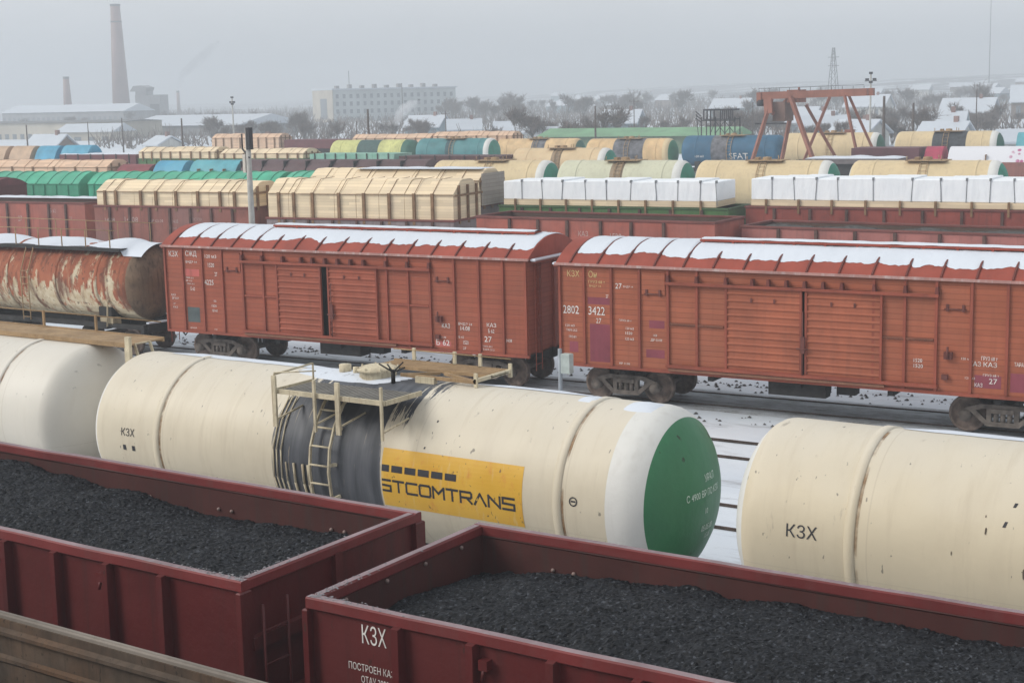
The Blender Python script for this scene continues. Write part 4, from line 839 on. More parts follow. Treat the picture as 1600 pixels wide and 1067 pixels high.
# ---- second row behind
GRG=(paint('dull_green_gondola',(.07,.155,.05),dirt=(.04,.06,.03),amt=.5,streak=.4),EM[1],paint('green_rim',(.06,.12,.05),amt=.5)); RDG=(paint('rusty_red_gondola',(.25,.055,.04),dirt=(.07,.035,.03),amt=.5,streak=.4),EM[1],EM[2])
gondola('dull green low gondola carrying a white wrapped load, in the middle',-44.3,65.05,5.6,12.6,3.05,3.12,pf8(12.6),GRG,'gondolas with wrapped loads',PM_=PDK)
wrapped('white wrapped timber load on the dull green gondola',-44.0,65.2,5.6,11.6,2.7,3.14,4.38,[.09,.19,.29,.40,.50,.615,.73,.83,.93])
gondola('rusty red low gondola carrying a white wrapped load, near the right edge',-31.4,67.25,4.3,13.6,3.05,3.18,pf8(13.6),RDG,'gondolas with wrapped loads',PM_=PDK)
wrapped('white wrapped timber load on the rusty red gondola',-31.1,67.4,4.3,12.9,2.7,3.20,4.52,[.08,.165,.25,.33,.46,.60,.70,.79,.87,.95])
gondola('grey low gondola with lumber mostly hidden behind the large lumber stack',-55.6,63.0,7.3,10.6,3.0,3.1,pf8(10.6),EM4,'gondolas with wrapped loads',gear=False)
t=lumber('lumber stack dusted with snow just behind the large lumber stack',-55.5,63.15,7.3,10.5,2.8,3.1,4.4,4.95,[.1,.22,.35,.5,.63,.78,.9],seed=6,mat=WOOD)
loadsnow(t,-2.5,5.1,-.9,.9,4.97,.07)
q=MB(); q.box(-5.1,5.1,-1.42,1.42,3.1,4.86); 
q=MB(); q.box(5.36,5.40,-1.3,1.3,3.1,4.75); q.build('end_boards',WOODG,t)

# ---- simple covered wagons
def covered(label,x,y,hd,L,W,ze,zt,mw,mr,group,ribs=14,cat='boxcar',name='covered_wagon',snow=None,posts=True):
    t=root(name,label,cat,x,y,hd,L,W,group); X0=-L/2; n=10; h=zt-ze; arc=lambda y_: ze+h*(1-(abs(y_)/(W/2+.05))**2.1); ys=[-W/2-.05+(W+.1)*i/n for i in range(n+1)]
    b=MB(); b.box(X0,-X0,-W/2,W/2,1.15,ze-.01); b.build('body',mw,t)
    if posts:
        pm=MB(); pm.box(-.04,.04,-.06,0,1.15,ze-.05); pe=pm.mesh('wall_post',mw); k=.4
        while k<L: part('wall_post',pe,t,(X0+k,-W/2-.002,0)); k+=.95
    r=MB(); m_=n+1; r.add([(xx,yy,arc(yy)) for xx in (X0-.05,-X0+.05) for yy in ys],[(i,i+1,m_+i+1,m_+i) for i in range(n)],0,True)
    for xx in (X0-.05,-X0+.05): r.add([(xx,yy,arc(yy)) for yy in ys]+[(xx,yy,ze-.01) for yy in ys],[(i,i+1,m_+i+1,m_+i) for i in range(n)])
    ro=r.build('roof',mr,t)
    rb=MB()
    for i in range(n): rb.add([(dx,ys[k],arc(ys[k])+dz) for dx in (-.03,.03) for k in (i,i+1) for dz in (-.01,.05)],[(1,5,7,3),(0,1,3,2),(4,6,7,5)])
    rme=rb.mesh('roof_rib',mr)
    for k in range(ribs): part('roof_rib',rme,ro,(X0+L*(k+.5)/ribs,0,0))
    u=MB(); u.box(X0,-X0,-1.2,1.2,.85,1.12); u.build('underframe',DARK,t); running_gear(t,L,2.,True); return t
TEALG=paint('bright_green_boxcar_paint',(.07,.42,.26),dirt=(.04,.2,.13),amt=.4,streak=.35,fade=(.12,.36,.24)); TEALR=paint('green_roof_paint',(.08,.43,.27),dirt=(.16,.3,.24),amt=.4,fade=(.14,.38,.28))
covered('bright green boxcar at the left edge, behind the faded red gondola',-89.6,62.7,9,13.6,3.0,3.80,4.5,TEALG,TEALR,'bright green boxcars')
covered('bright green boxcar behind the lumber stack left of the concrete pole',-75.3,64.9,9,13.9,3.0,3.80,4.5,TEALG,TEALR,'bright green boxcars')
c=covered('bright green boxcar with mostly hidden roof, right of the concrete pole behind the lumber',-61.0,64.6+2.6,7,9.5,3.0,3.95,4.52,TEALG,TEALR,'bright green boxcars')
covered('maroon boxcar showing only its roof end at the left edge',-90.6,57.0,7,13.9,3.0,4.0,4.45,paint('maroon_boxcar',(.13,.03,.03)),paint('maroon_roof',(.17,.04,.045)),'dark boxcars')
q=MB(); 
# ---- tank row T
def ftank(label,xc,yc,hd,L,Rr,ztop,mat,headr,group,gear=False,white=WHT,walk=True,dark=None,wr=1.0,letters=None):
    zc=ztop-Rr; t=tank(label,xc,yc,hd,L,Rr,zc,mat,white=white,headr=headr,group=group,gear=True,wr=wr,wl=.35)
    if walk:
        m=MB(); m.box(-1.2,1.3,-.9,.9,ztop-.02,ztop+.03); m.lathe([(ztop-.1,.3),(ztop+.2,.3),(ztop+.24,0)],cx=0,axis='z',n=12); m.box(-.75,-.5,-.3,.3,ztop,ztop+.2); m.tube((1.0,-.6,ztop),(1.0,-.6,ztop+.3),.03); m.tube((-1.1,-.8,ztop),(-1.1,-.8,ztop+.3),.03); m.tube((.5,.8,ztop),(.5,.8,ztop+.3),.03); wk=m.build('top_walkway',FRAMER,t)
        m=MB(); Rl=Rr+.1
        for xx in (-.25,.2):
            pts=[(xx,-Rl*math.cos(R(a)),zc+Rl*math.sin(R(a))) for a in (70,50,30,10,-10,-30)]
            for p,q in zip(pts,pts[1:]): m.tube(p,q,.03,4)
        for a in range(-25,70,12): m.tube((-.25,-Rl*math.cos(R(a)),zc+Rl*math.sin(R(a))),(.2,-Rl*math.cos(R(a)),zc+Rl*math.sin(R(a))),.02,4)
        m.build('side_ladder',FRAMER,t)
    if dark:
        m=MB(); a,b,mm=dark; m.lathe([(a,Rr+.004),(b,Rr+.004)],0,zc,28,True); m.build('dark_band',mm,t)
    return t
YT=paint('yellow_cream_tank',(.66,.52,.31),dirt=(.40,.30,.2),amt=.3,streak=.4,vary=.1,sc=.7); YT2=paint('greenish_cream_tank',(.58,.57,.42),dirt=(.40,.36,.26),amt=.3,streak=.5,vary=.1,sc=.7)
TGR=paint('teal_green_end',(.03,.22,.15),amt=.2); SPILL=paint('brown_spill',(.30,.22,.14),dirt=(.12,.09,.06),amt=.6,streak=.6,sc=2)
c5,s5=math.cos(R(4.9)),math.sin(R(4.9))
def trow(u0,u1,y57): 
    L=(u1-u0); return (u0+u1)/2, y57+((u0+u1)/2+57)*.0857, L/c5
for lab,a,b,mt,dk in (('yellow cream tank wagon behind the dusted lumber stack, leftmost of the row of four',-67.2,-57.25,YT,None),('greenish cream tank wagon above the wrapped load on the green gondola',-56.9,-46.95,YT2,(-.6,.35,SPILL)),('yellow cream tank wagon above the gap between the two white wrapped loads',-46.6,-36.9,YT,None),('yellow cream tank wagon above the rusty red gondola with the white wrapped load',-36.2,-26.4,YT,None)):
    x_,y_,L_=trow(a,b,91.6); ftank(lab,x_,y_,4.9,L_,1.5,4.08,mt,TGR,'cream tank wagons in the middle distance',dark=dk)
# ribbed dark hopper roofs, left of the tank row
HOP=paint('dark_maroon_hopper',(.10,.055,.055),dirt=(.05,.035,.035),amt=.5,streak=.5,fade=(.13,.085,.09))
def hump(m,a,b,W,z0,zt,n=10,mi=0):
    ys=[-W/2+W*i/n for i in range(n+1)]; arc=lambda y_: z0+(zt-z0)*(1-(abs(y_)/(W/2))**2.4); k=n+1
    m.add([(xx,yy,arc(yy)) for xx in (a,b) for yy in ys]+[(xx,0,z0) for xx in (a,b)],[(i,i+1,k+i+1,k+i) for i in range(n)],mi,True)
    for s,xx in ((0,a),(1,b)): m.add([(xx,yy,arc(yy)) for yy in ys],[tuple(range(n+1))],mi)
xs=-84.36
for k in range(2):
    L_=8.4; x_=xs+.05+k*8.6; yy=91.6+(x_+57)*.0857-1.5
    t=root('hopper_wagon','dark maroon hopper wagon with humped roof, %s'%('just right of the teal covers' if k==0 else 'just left of the row of four tanks'),'hopper wagon',x_,yy,4.9,L_,3.0,'dark hopper wagons')
    m=MB(); m.box(-L_/2,L_/2,-1.5,1.5,1.2,3.0); m.build('body',HOP,t)
    for j in range(4 if k==0 else 4):
        m=MB(); a=-L_/2+j*L_/4; hump(m,a+.06,a+L_/4-.06,3.1,3.0,4.15); m.build('roof_segment',HOP,t)
        m=MB(); m.box(a-.03,a+.03,-1.2,1.2,3.4,4.08); m.build('dark_gap_plate',plain('black_gap',(.02,.02,.02)),t)  # black plate standing in for the dark gap between roof segments
    running_gear(t,L_,1.7,True)
def tarp(label,x,y,hd,L,W,z0,zt,mat,group,cat='covered load',endmat=None,name='tarpaulin_wagon'):
    t=root(name,label,cat,x,y,hd,L,W,group)
    m=MB(); hump(m,-L/2+.25,L/2-.25,W-.1,z0,zt); 
    m.build('tarpaulin',mat,t)
    m=MB(); m.box(-L/2,L/2,-W/2,W/2,1.2,z0); m.build('body',endmat or EM2[0],t)
    if L>5:
        for s in (-.25,.0,.25):
            q=MB(); q.box(L*s-.03,L*s+.03,-W/2+.02,W/2-.02,z0,zt*.5+z0*.5); q.build('cover_rope',STAKE,t)
    running_gear(t,L,min(1.8,L*.3),True); return t
TL=lambda x: 91.6+(x+57)*.0857-1.5
TEALT=paint('teal_tarpaulin',(.10,.36,.42),dirt=(.2,.4,.45),amt=.3,fade=(.16,.42,.44)); BLUET=paint('blue_tarpaulin',(.075,.32,.48),dirt=(.15,.35,.45),amt=.3,fade=(.14,.40,.50)); MART=paint('maroon_tarpaulin',(.23,.05,.055),amt=.3); PEACH=woodmat('peach_sawn_boards',(.74,.50,.34)); PEACHT=paint('tan_tarpaulin',(.52,.36,.24),dirt=(.4,.3,.22),amt=.4)
lumber('peach coloured lumber stack above the green boxcar roofs at the left',-111.6,TL(-111.6),4.9,13.6,2.9,2.6,3.55,4.1,[.02,.2,.38,.56,.74,.92],mat=PEACH,group='far lumber loads',seed=7)
tarp('maroon rounded cover between the peach lumber and the teal covers',-97.6,TL(-97.6),4.9,3.9,3.0,2.8,3.75,MART,'covered wagons left')
tarp('blue teal cover, smaller one beside the maroon cover',-93.6,TL(-93.6),4.9,3.5,3.0,2.8,4.05,BLUET,'covered wagons left')
tarp('teal cover with snow on top just left of the concrete pole',-89.8,TL(-89.8),4.9,5.2,3.0,2.8,4.1,TEALT,'covered wagons left')
# ---- row J
JL=lambda x: 110+(x+70)*.0857-1.5
t=ftank('small cream tank wagon with teal end behind the leftmost row of four tank',-69.0,111.6,4.9,9.6,1.5,4.1,paint('orange_cream_tank',(.66,.50,.30),dirt=(.6,.35,.18),amt=.5,vary=.1),TGR,'far tank wagons',dark=(-.6,.3,SPILL))
for i,(a,b,zt,lab) in enumerate(((-114.1,-104.4,4.4,'lumber stack on green wagon above the teal covers, its left half'),(-104.0,-94.0,4.22,'lumber stack behind the top of the concrete pole'))):
    g=gondola(['green low gondola under the far lumber stack left of the pole','green low gondola under the lumber behind the pole top'][i],a,JL(a),4.9,b-a,3.0,3.35,pf8(b-a),GRG,'far gondolas',gear=False)
    lumber(lab,a+.1,JL(a)+.1,4.9,b-a-.2,2.8,3.35,zt-.42,zt,[.06,.18,.3,.43,.56,.7,.82,.94],group='far lumber loads',seed=10+i)
GREENT=paint('pale_green_wagon',(.20,.42,.32),amt=.4,fade=(.35,.5,.42))
def flat(label,x,y,hd,L,zt,mat,snow=True,z0=2.6,group='far low wagons',posts=0):
    t=root('low_wagon',label,'low wagon',x,y,hd,L,3.0,group); m=MB(); m.box(-L/2,L/2,-1.5,1.5,z0,zt); m.build('body',mat,t); m=MB(); m.box(-L/2+.2,L/2-.2,-1.2,1.2,1.0,z0); m.build('underframe',DARK,t)
    if snow: loadsnow(t,-L/2,L/2,-1.5,1.5,zt+.004,.16)
    for k in range(posts): q=MB(); xx=-L/2+L*(k+.5)/posts; q.box(xx-.05,xx+.05,-1.56,-1.503,z0-.3,zt+.05); q.build('side_post',DARK,t)
    running_gear(t,L,1.8,True); return t
flat('maroon low wagon with snow covered flat top behind the peach lumber stack',-124.5,JL(-124.5),4.9,10.2,3.75,paint('maroon_low_wagon',(.14,.04,.045)),posts=6)
flat('pale green low wagon in front of the yellow and green tank wagon',-93.3,JL(-93.3),4.9,9.2,3.75,GREENT,snow=False,posts=8)
flat('dark brown platform wagon in front of the teal tank wagon',-83.6,JL(-83.6),4.9,10.5,3.55,paint('dark_brown_wagon',(.08,.03,.03)),snow=False,posts=7)
tarp('blue cover left half at the far left, below the snowy roofed house',-128.5,JL(-128.5),4.9,3.3,3.0,2.9,4.6,BLUET,'far blue covers')
tarp('blue cover with white stripe beside the maroon low wagon, far left',-125.0,JL(-125.),4.9,4.2,3.0,2.9,4.65,BLUET,'far blue covers')
tarp('tan cover at the left edge, leftmost of the two',-136.0,JL(-136.),4.9,3.6,3.0,2.9,4.6,PEACHT,'far tan covers')
tarp('tan cover next to the blue covers at the far left',-132.2,JL(-132.2),4.9,3.5,3.0,2.9,4.6,PEACHT,'far tan covers')
# ---- row K
KL=lambda x: 136+(x+70)*.0857
YG=paint('yellow_green_tank',(.58,.58,.22),amt=.3); DGR=paint('dark_green_end',(.03,.13,.09)); TEALK=paint('teal_tank',(.06,.21,.22),dirt=(.1,.25,.25),amt=.3,fade=(.1,.27,.28)); BLUEK=paint('deep_blue_tank',(.028,.115,.20),dirt=(.05,.10,.14),amt=.3,streak=.3); GREYD=plain('grey_stained_band',(.13,.13,.14),.8,.5,2)
ORT=paint('orange_cream_far',(.66,.46,.24),dirt=(.6,.3,.15),amt=.45)
ftank('yellow green tank wagon with dark green middle and ends behind the pale green wagon',-106.7,KL(-106.7),4.9,11.2,1.5,4.1,YG,DGR,'far tank wagons',white=DGR,walk=False,dark=(-1.6,1.2,plain('dark_green_band',(.05,.10,.09))),wr=1.4)
tk=ftank('teal tank wagon with bright teal end and a white stripe, left of the centre',-96.1,KL(-96.1),4.9,9.8,1.5,4.2,TEALK,TGR,'far tank wagons',dark=(-.8,.0,plain('dark_teal_band',(.03,.08,.09))))
ftank('cream tank wagon with grey stained middle and green end, left of the blue tank wagon',-75.7,KL(-75.7),4.9,9.8,1.5,4.05,ORT,paint('mid_green_end',(.04,.22,.12)),'far tank wagons',white=YT,dark=(-1.5,1.8,GREYD))
bk=ftank('deep blue tank wagon with bold white lettering behind the gantry crane leg',-64.8,KL(-64.8),4.9,10.6,1.5,4.28,BLUEK,BLUEK,'far tank wagons',white=BLUEK,dark=(-1.9,-.2,GREYD))
vs,fs=text_verts('SFAT',.85,1.05); m=MB(); zc_=4.28-1.5; m.add([(-.02+u,-(1.5+.02)*math.cos((v-.75)/1.5),zc_+(1.52)*math.sin((v-.75)/1.5)) for u,v in vs],fs); m.build('lettering',WHITEP,bk)
m=MB(); scrawl(m,-3.6,2.2,1.2,.22,-1.46,random.Random(3)); m.build('small_lettering',WHITEP,bk)
ftank('yellow cream tank wagon seen through the gantry crane',-54.9,KL(-54.9),4.9,9.7,1.5,4.45,YT,DGR,'far tank wagons')
ftank('yellow cream tank wagon with black middle right of the gantry crane',-44.2,KL(-44.2),4.9,9.8,1.5,4.5,YT,DGR,'far tank wagons',dark=(-1.2,1.8,plain('black_band',(.05,.055,.06),.7,.5,3)))
tarp('small teal covered wagon at the right edge behind the pink netted load',-38.6,KL(-38.6),4.9,6,3.0,2.6,4.3,TEALT,'far blue covers')
# ---- row L
LL=lambda x: 150+(x+70)*.0857
ftank('orange cream tank wagon before the low green roofed shed',-94.6,LL(-94.6),4.9,11.0,1.5,3.65,ORT,DGR,'far tank wagons',dark=(-.5,1.2,GREYD),white=ORT)
for i,(a,b,zt,lab) in enumerate(((-142.6,-131.8,4.5,'far lumber stack left of the concrete pole top, beyond the others'),(-120.6,-109.4,4.3,'far lumber stack behind the yellow green tank wagon'),(-109.0,-98.3,4.5,'far lumber stack behind the teal tank wagon'))):
    lumber(lab,a,LL(a),4.9,b-a,2.8,2.6,zt-.5,zt,[.06,.18,.3,.43,.56,.7,.82,.94],mat=PEACH,group='far lumber loads',seed=20+i)
flat('maroon low wagon with green tarpaulin behind the pole, far left of centre',-131.0,LL(-131),4.9,10,3.7,paint('maroon_low_wagon',(.14,.04,.045)),snow=False)
# pink netted load, magenta cover, maroon wagon, snowy flat
PK=lambda x:122+(x+40)*.0857
def netmat():
    n=NT('white_and_pink_netting'); v=n.N.new('ShaderNodeTexVoronoi'); v.inputs['Scale'].default_value=2.2; n.L.new(n.vec,v.inputs[0]); c=n.mix(n.ramp(v.outputs[0],.28,.42),(.42,.10,.22),(.68,.66,.70)); c=n.mix(n.ramp(n.noise(.35,2),.5,.62),(.70,.70,.73),c); return n.done(c,.8)
t=tarp('white load under pink netting at the right edge',-39.4,PK(-39.4),4.9,13.0,3.0,2.5,3.72,netmat(),'netted loads')
tarp('small magenta cover left of the pink netted load',-41.3,PK(-41.3),4.9,1.9,3.0,2.6,3.74,paint('magenta_cover',(.40,.045,.09)),'netted loads')
flat('dark maroon low wagon left of the magenta cover',-47.0,PK(-47),4.9,5.6,3.66,paint('dark_maroon_wagon',(.13,.05,.06)),snow=False)
flat('low wagon with a thick flat snow cover below the gantry crane',-49.0,116.4,4.9,7.6,3.02,paint('brown_grey_low',(.14,.12,.12)))

# ---------------------------------------------------------------- poles, post, crane, floodlight frame
CONC=plain('concrete_pole',(.42,.41,.38),.9,.2,3,.4); POLEW=plain('dark_timber_pole',(.09,.07,.06),.9,.3); INS=plain('dark_equipment',(.035,.035,.04),.6)
t=thing('concrete_pole','grey concrete pole with dark equipment boxes on top, left of centre before the lumber','pole',-44.35,46.8,-.2)
m=MB(); m.tube((0,0,0),(0,0,7.85),.16,10,r1=.10); m.build('shaft',CONC,t)
m=MB(); m.box(.0,.20,-.12,.1,6.95,7.85); m.build('equipment_box',INS,t); m=MB(); m.tube((-.28,-.05,7.0),(-.28,-.05,7.6),.035); m.tube((-.3,-.05,7.0),(.1,-.05,6.6),.04); m.tube((-.1,-.05,6.9),(.05,0,6.2),.05); m.build('bracket',INS,t)
m=MB(); m.box(-.22,-.08,-.14,.0,6.0,6.75); m.build('insulator',plain('pale_porcelain',(.6,.55,.48)),t)
t=thing('signal_post','thin grey post with a small pale cabinet beside the right boxcar bogie','post',-21.95,35.1,-.2)
m=MB(); m.tube((0,0,0),(0,0,2.0),.06,8); m.build('shaft',plain('grey_painted_steel',(.30,.33,.36),.5),t); m=MB(); m.bevbox(.08,.36,-.1,.12,1.32,1.88,.02); c_=m.build('cabinet',plain('pale_grey_green_cabinet',(.45,.50,.47),.5),t)
def upole(lab,x,y,zt,r=.11,arm=0,group='utility poles',mat=None,lamp=False,z0=-.2):
    t=thing('utility_pole',lab,'pole',x,y,z0,0,group); m=MB(); m.tube((0,0,0),(0,0,zt-z0),r*1.3,6,r1=r*.8); m.build('shaft',mat or POLEW,t)
    if arm: m=MB(); m.tube((-arm*.8,.4*arm,zt-.5-z0),(arm*.8,-.4*arm,zt-.5-z0),.05,4); [m.tube((q*arm,-.5*q*arm,zt-.5-z0),(q*arm,-.5*q*arm,zt-.25-z0),.05,4) for q in (-.7,0,.7)]; m.build('cross_arm',POLEW,t)
    if lamp:
        m=MB(); [m.box(a-.17,a+.17,b-.15,b+.15,zt-.9-z0+c,zt-.65-z0+c) for a,b,c in ((-.5,.2,0),(.5,-.2,0),(0,0,.7),(0,0,-.3))]; m.tube((-.8,.3,zt-.95-z0),(.8,-.3,zt-.95-z0),.05,4); m.build('floodlight_cluster',INS,t)
upole('dark utility pole at the far left before the snowy roofed house',-186.8,150,5.9); upole('thin dark utility pole before the beige workshop',-173.3,150,6.2,.07); upole('utility pole before the large snow roofed hall, left one',-188.3,170,6.4); upole('dark utility pole before the right half of the snow roofed hall',-154.3,150,6.5,.13)
upole('pale floodlight mast rising left of the concrete pole top',-163.9,170,9.3,.12,mat=CONC,lamp=True); upole('thin dark pole below the white building, left of the thicker one',-123.4,150,5.8,.08); upole('thick dark pole below the white building',-121.5,150,7.3,.16)
upole('dark utility pole with cross arm between the two big bare trees',-100.3,170,7.0,.14); upole('tall floodlight mast beside the right end of the gantry crane',-61.7,165,10.2,.11,mat=CONC,lamp=True); upole('thick dark pole right of the gantry crane',-58.3,160,7.6,.17); upole('dark grey pole right of the thick dark pole',-58.5,170,6.7,.16)
for i,(x,y,z,lb) in enumerate(((-92.1,200,6.8,'slim pole left of the gantry crane'),(-128,230,7.5,'cross armed pole before the village right of the white building'),(-60,240,8.0,'cross armed pole among the snowy gardens at the right'),(-71,235,8.5,'tall thin pole among the snowy gardens at the right'),(-146,200,6.3,'cross armed pole left of the big bare trees'),(-232,300,12,'thin tall pole left of the white building'))): upole(lb,x,y,z,.09,1.6 if i in (1,2,4) else 0)
t=thing('lattice_pylon','tall hazy lattice pylon behind the gantry crane','pylon',-240.4,600,0); m=MB()
for s1 in (-1,1):
    for s2 in (-1,1): m.tube((s1*2.2,s2*2.2,0),(s1*.35,s2*.35,24.3),.16,4)
for k in range(9):
    z0_,z1_=k*2.6,(k+1)*2.6; a=2.2-1.85*z0_/24.3; b=2.2-1.85*z1_/24.3
    m.tube((-a,-a,z0_),(b,-b,z1_),.09,4); m.tube((a,-a,z0_),(-b,-b,z1_),.09,4); m.tube((a,-a,z0_),(b,b,z1_),.09,4)
m.build('lattice',INS,t)
m=MB(); [m.tube((-2.4,0,z),(2.4,0,z),.15,4) for z in (17,20.5)]; m.build('cross_arm',INS,t)
t=thing('radio_mast','very faint tall thin mast at the top right','mast',-265,900,0); m=MB(); m.tube((0,0,0),(0,0,59),.35,4,r1=.2); m.build('shaft',INS,t)
# gantry crane
CR=paint('rusty_crane_red',(.29,.115,.078),dirt=(.12,.05,.035),amt=.5,streak=.4); t=thing('gantry_crane','rusty red gantry crane with splayed legs above the far tank wagons at the right','gantry crane',-52.8,128,1.29); t.scale=(.853,.853,.853)
def C_(x): return x+61.9
def gp(x,z,dy=0): return (C_(x),dy,z)
m=MB()
for dy in (-.9,.9): m.bar(gp(-67.9,7.95,dy),gp(-56.1,8.12,dy),.55,.75)
m.box(C_(-68.1),C_(-67.6),-1.3,1.3,7.2,8.3); m.build('bridge_girder',CR,t)
m=MB(); m.box(C_(-68.1),C_(-67.5),-1.2,.2,6.9,7.5); m.tube(gp(-67.7,7.2,-1.4),gp(-67.7,7.2,.6),.35,8); m.build('trolley_motor',INS,t)
m=MB(); m.bar(gp(-66.7,7.6,-1.5),gp(-66.5,6.1,-1.7),.9,.35); m.bar(gp(-66.4,7.6,-1.3),gp(-68.31,-1.7,-4.05),.34,.34); m.bar(gp(-65.0,7.7,1.3),gp(-68.1,-1.7,4.05),.34,.34); m.bar(gp(-66.2,6.0,-1.5),gp(-65.6,7.6,1.0),.2,.2); m.build('left_legs',CR,t)
m=MB(); m.bar(gp(-64.3,7.8,-1.2),gp(-60.7,.6,-3),.36,.42); m.bar(gp(-63.6,6.9,1.2),gp(-60.5,.6,3),.3,.3); m.bar(gp(-60.0,7.7,-1.2),gp(-62.3,.6,-3),.24,.26); m.box(C_(-62.3),C_(-60.3),-3.2,3.2,-1.7,.75); m.build('middle_legs',CR,t)
m=MB(); m.bar(gp(-58.9,7.8,1.2),gp(-55.0,-1.7,3.0),.26,.28); m.bar(gp(-58.4,7.8,-1.2),gp(-55.45,-1.7,-3.0),.22,.24); m.box(C_(-58.1),C_(-57.2),-1.9,-1.4,4.1,4.4); m.build('right_legs',CR,t)
m=MB(); m.box(C_(-66.3),C_(-64.9),-1.2,1.0,5.3,7.3); cb=m.build('cab',paint('brown_grey_cab',(.17,.10,.08),amt=.6),t); m=MB(); m.box(C_(-68.0),C_(-64.7),-1.9,-1.25,5.0,5.15); m.build('access_platform',INS,t)
m=MB(); m.box(C_(-64.8),C_(-63.5),-1.0,1.0,7.2,8.5); m.tube(gp(-63.9,8.5),gp(-63.9,8.75),.1); m.tube(gp(-64.2,7.4,-.5),gp(-64.2,5.9,-.5),.05); m.build('hoist_trolley',CR,t)
m=MB(); m.tube(gp(-67.9,8.7,-1.1),gp(-56.4,8.85,-1.1),.03,4); [m.tube(gp(-67.9+k*1.15,8.2,-1.1),gp(-67.9+k*1.15,8.75,-1.1),.025,4) for k in range(11)]; m.build('handrail',INS,t)
# two small tanks on lattice frames
t=thing('loading_gantry','dark steel frame carrying two box platforms above the blue tank wagon','steel structure',-70.4,145,0); m=MB()
for a in (-1.95,-.9,-.35,.75,1.9): m.tube((a,-.6,0),(a,-.6,5.9),.07,4); m.tube((a,.6,0),(a,.6,5.9),.06,4)
m.bar((-1.95,-.6,5.55),(1.95,-.6,5.55),.1,.1); m.bar((-.9,-.6,4.2),(-.35,-.6,5.4),.05,.05)
for a in (-.35,.75): m.tube((a,-.6,4.2),(a+1.1,-.6,5.5),.04,4); m.tube((a+1.1,-.6,4.2),(a,-.6,5.5),.04,4)
m.build('steel_frame',INS,t)
for a,b in ((-1.65,-.35),(.3,1.75)):
    m=MB(); m.box(a,b,-.8,.8,6.55,6.72); m.box(a,b,-.8,.8,5.62,5.7)
    for k in range(4 if a<0 else 7): q=a+.05+(b-a-.1)*k/(3 if a<0 else 6); m.box(q-.06,q+.06,-.8,-.7,5.7,6.55)
    m.build('box_platform',INS,t)
m=MB(); [m.tube((-2.0,-.6,5.4+.3*k),(-2.55,-.7,5.8+.35*k),.06,4) for k in range(3)]; m.tube((-2.3,-.6,4.0),(-2.5,-.6,6.2),.04,4); m.build('pipe_arms',INS,t)

# ---------------------------------------------------------------- far buildings
WALLW=paint('pale_grey_wall',(.44,.48,.48),dirt=(.3,.3,.3),amt=.2,streak=.15,sc=.12); BEIGE=paint('beige_wall',(.46,.42,.35),dirt=(.3,.27,.22),amt=.3,streak=.2,sc=.15); GREYB=paint('grey_brick_wall',(.24,.24,.245),amt=.3,sc=.15); WIN=plain('dark_window_glass',(.17,.19,.21),.2,.3); BRK=paint('brick_chimney',(.26,.16,.14),dirt=(.14,.10,.09),amt=.4,streak=.4,sc=.12); SNR=snowmat('roof_snow_far',(.54,.58,.63))
def chimney(lab,x,y,h,r0,r1,top=None,smoke=False):
    t=thing('factory_chimney',lab,'chimney',x,y,0); m=MB(); m.tube((0,0,0),(0,0,h),r0,20,r1=r1); m.build('shaft',BRK,t)
    m=MB(); m.lathe([(h-8,r1*1.15),(h-8.3,r1*1.25),(h-7.7,r1*1.25)],axis='z',n=20); m.lathe([(h-1,r1),(h-.8,r1*1.12),(h,r1*1.12),(h,r1*.7)],axis='z',n=20); m.build('top_ring',plain('dark_chimney_top',(.12,.13,.13)),t)
chimney('tall tapering brick chimney at the upper left',-553.4,500,54.2,4.4,2.15); chimney('short brick chimney left of the tall one',-531.8,450,20.6,2.2,1.2); chimney('slim distant chimney right of the silo tower',-660,640,15,1.2,.8)
def hall(lab,x,y,hd,L,W,ze,zt,mw,mr,wins=None,cat='building',name='hall',gable=False,z0=-1,wz=(.3,.62)):
    t=root(name,lab,cat,x,y,hd,L,W); m=MB(); m.box(-L/2,L/2,-W/2,W/2,z0,ze); wl=m.build('wall',mw,t)
    r=MB(); o=.6
    r.add([(-L/2-o,-W/2-o,ze),(L/2+o,-W/2-o,ze),(L/2+o,0,zt),(-L/2-o,0,zt),(L/2+o,W/2+o,ze),(-L/2-o,W/2+o,ze)],[(0,1,2,3),(3,2,4,5),(1,4,2),(0,3,5),(0,5,4,1)]); r.build('roof',mr,t)
    g=MB(); 
    if wins:
        for k in range(wins):
            a=-L/2+L*(k+.25)/wins; b=a+L*.5/wins; g=MB(); g.box(a,b,-W/2-.06,-W/2-.01,z0+(ze-z0)*wz[0],z0+(ze-z0)*wz[1]); g.build('window',WIN,t)
    return t
hall('long low factory hall with snowy roof behind the chimneys, far left',-538,420,0,74,16,5.6,8.6,GREYB,SNR,wins=24,wz=(.35,.7))
hall('beige workshop with a dark window band at the far left',-345,262,3,52,14,4.2,4.6,BEIGE,paint('dark_flat_roof',(.14,.14,.14)),wins=18,wz=(.12,.45))
t=hall('big grey hall with broad snow covered roof right of the beige workshop',-313,283,2,40,26,2.6,5.2,GREYB,SNR)
hall('pale low gable end building before the beige workshop, below the short chimney',-300,250,12,16,9,2.0,4.0,BEIGE,SNR,wins=4)
t=thing('silo_tower','dark stepped silo tower right of the tall chimney','silo tower',-511.5,480,-1,20); m=MB(); m.box(-6,6,-4,4,0,13.0); m.box(-6,-1,-3.6,3.6,13.001,14.6); m.build('tower_body',GREYB,t); m=MB(); m.poly([(-8.6,14.6),(-1,14.6),(-.2,16.2),(-3,17.2),(-6.8,17.0)],-3.8,3.8); m.build('tower_head',GREYB,t); m=MB(); m.box(1,5.5,-4.1,-4.01,4,9); m.build('steel_door',INS,t)
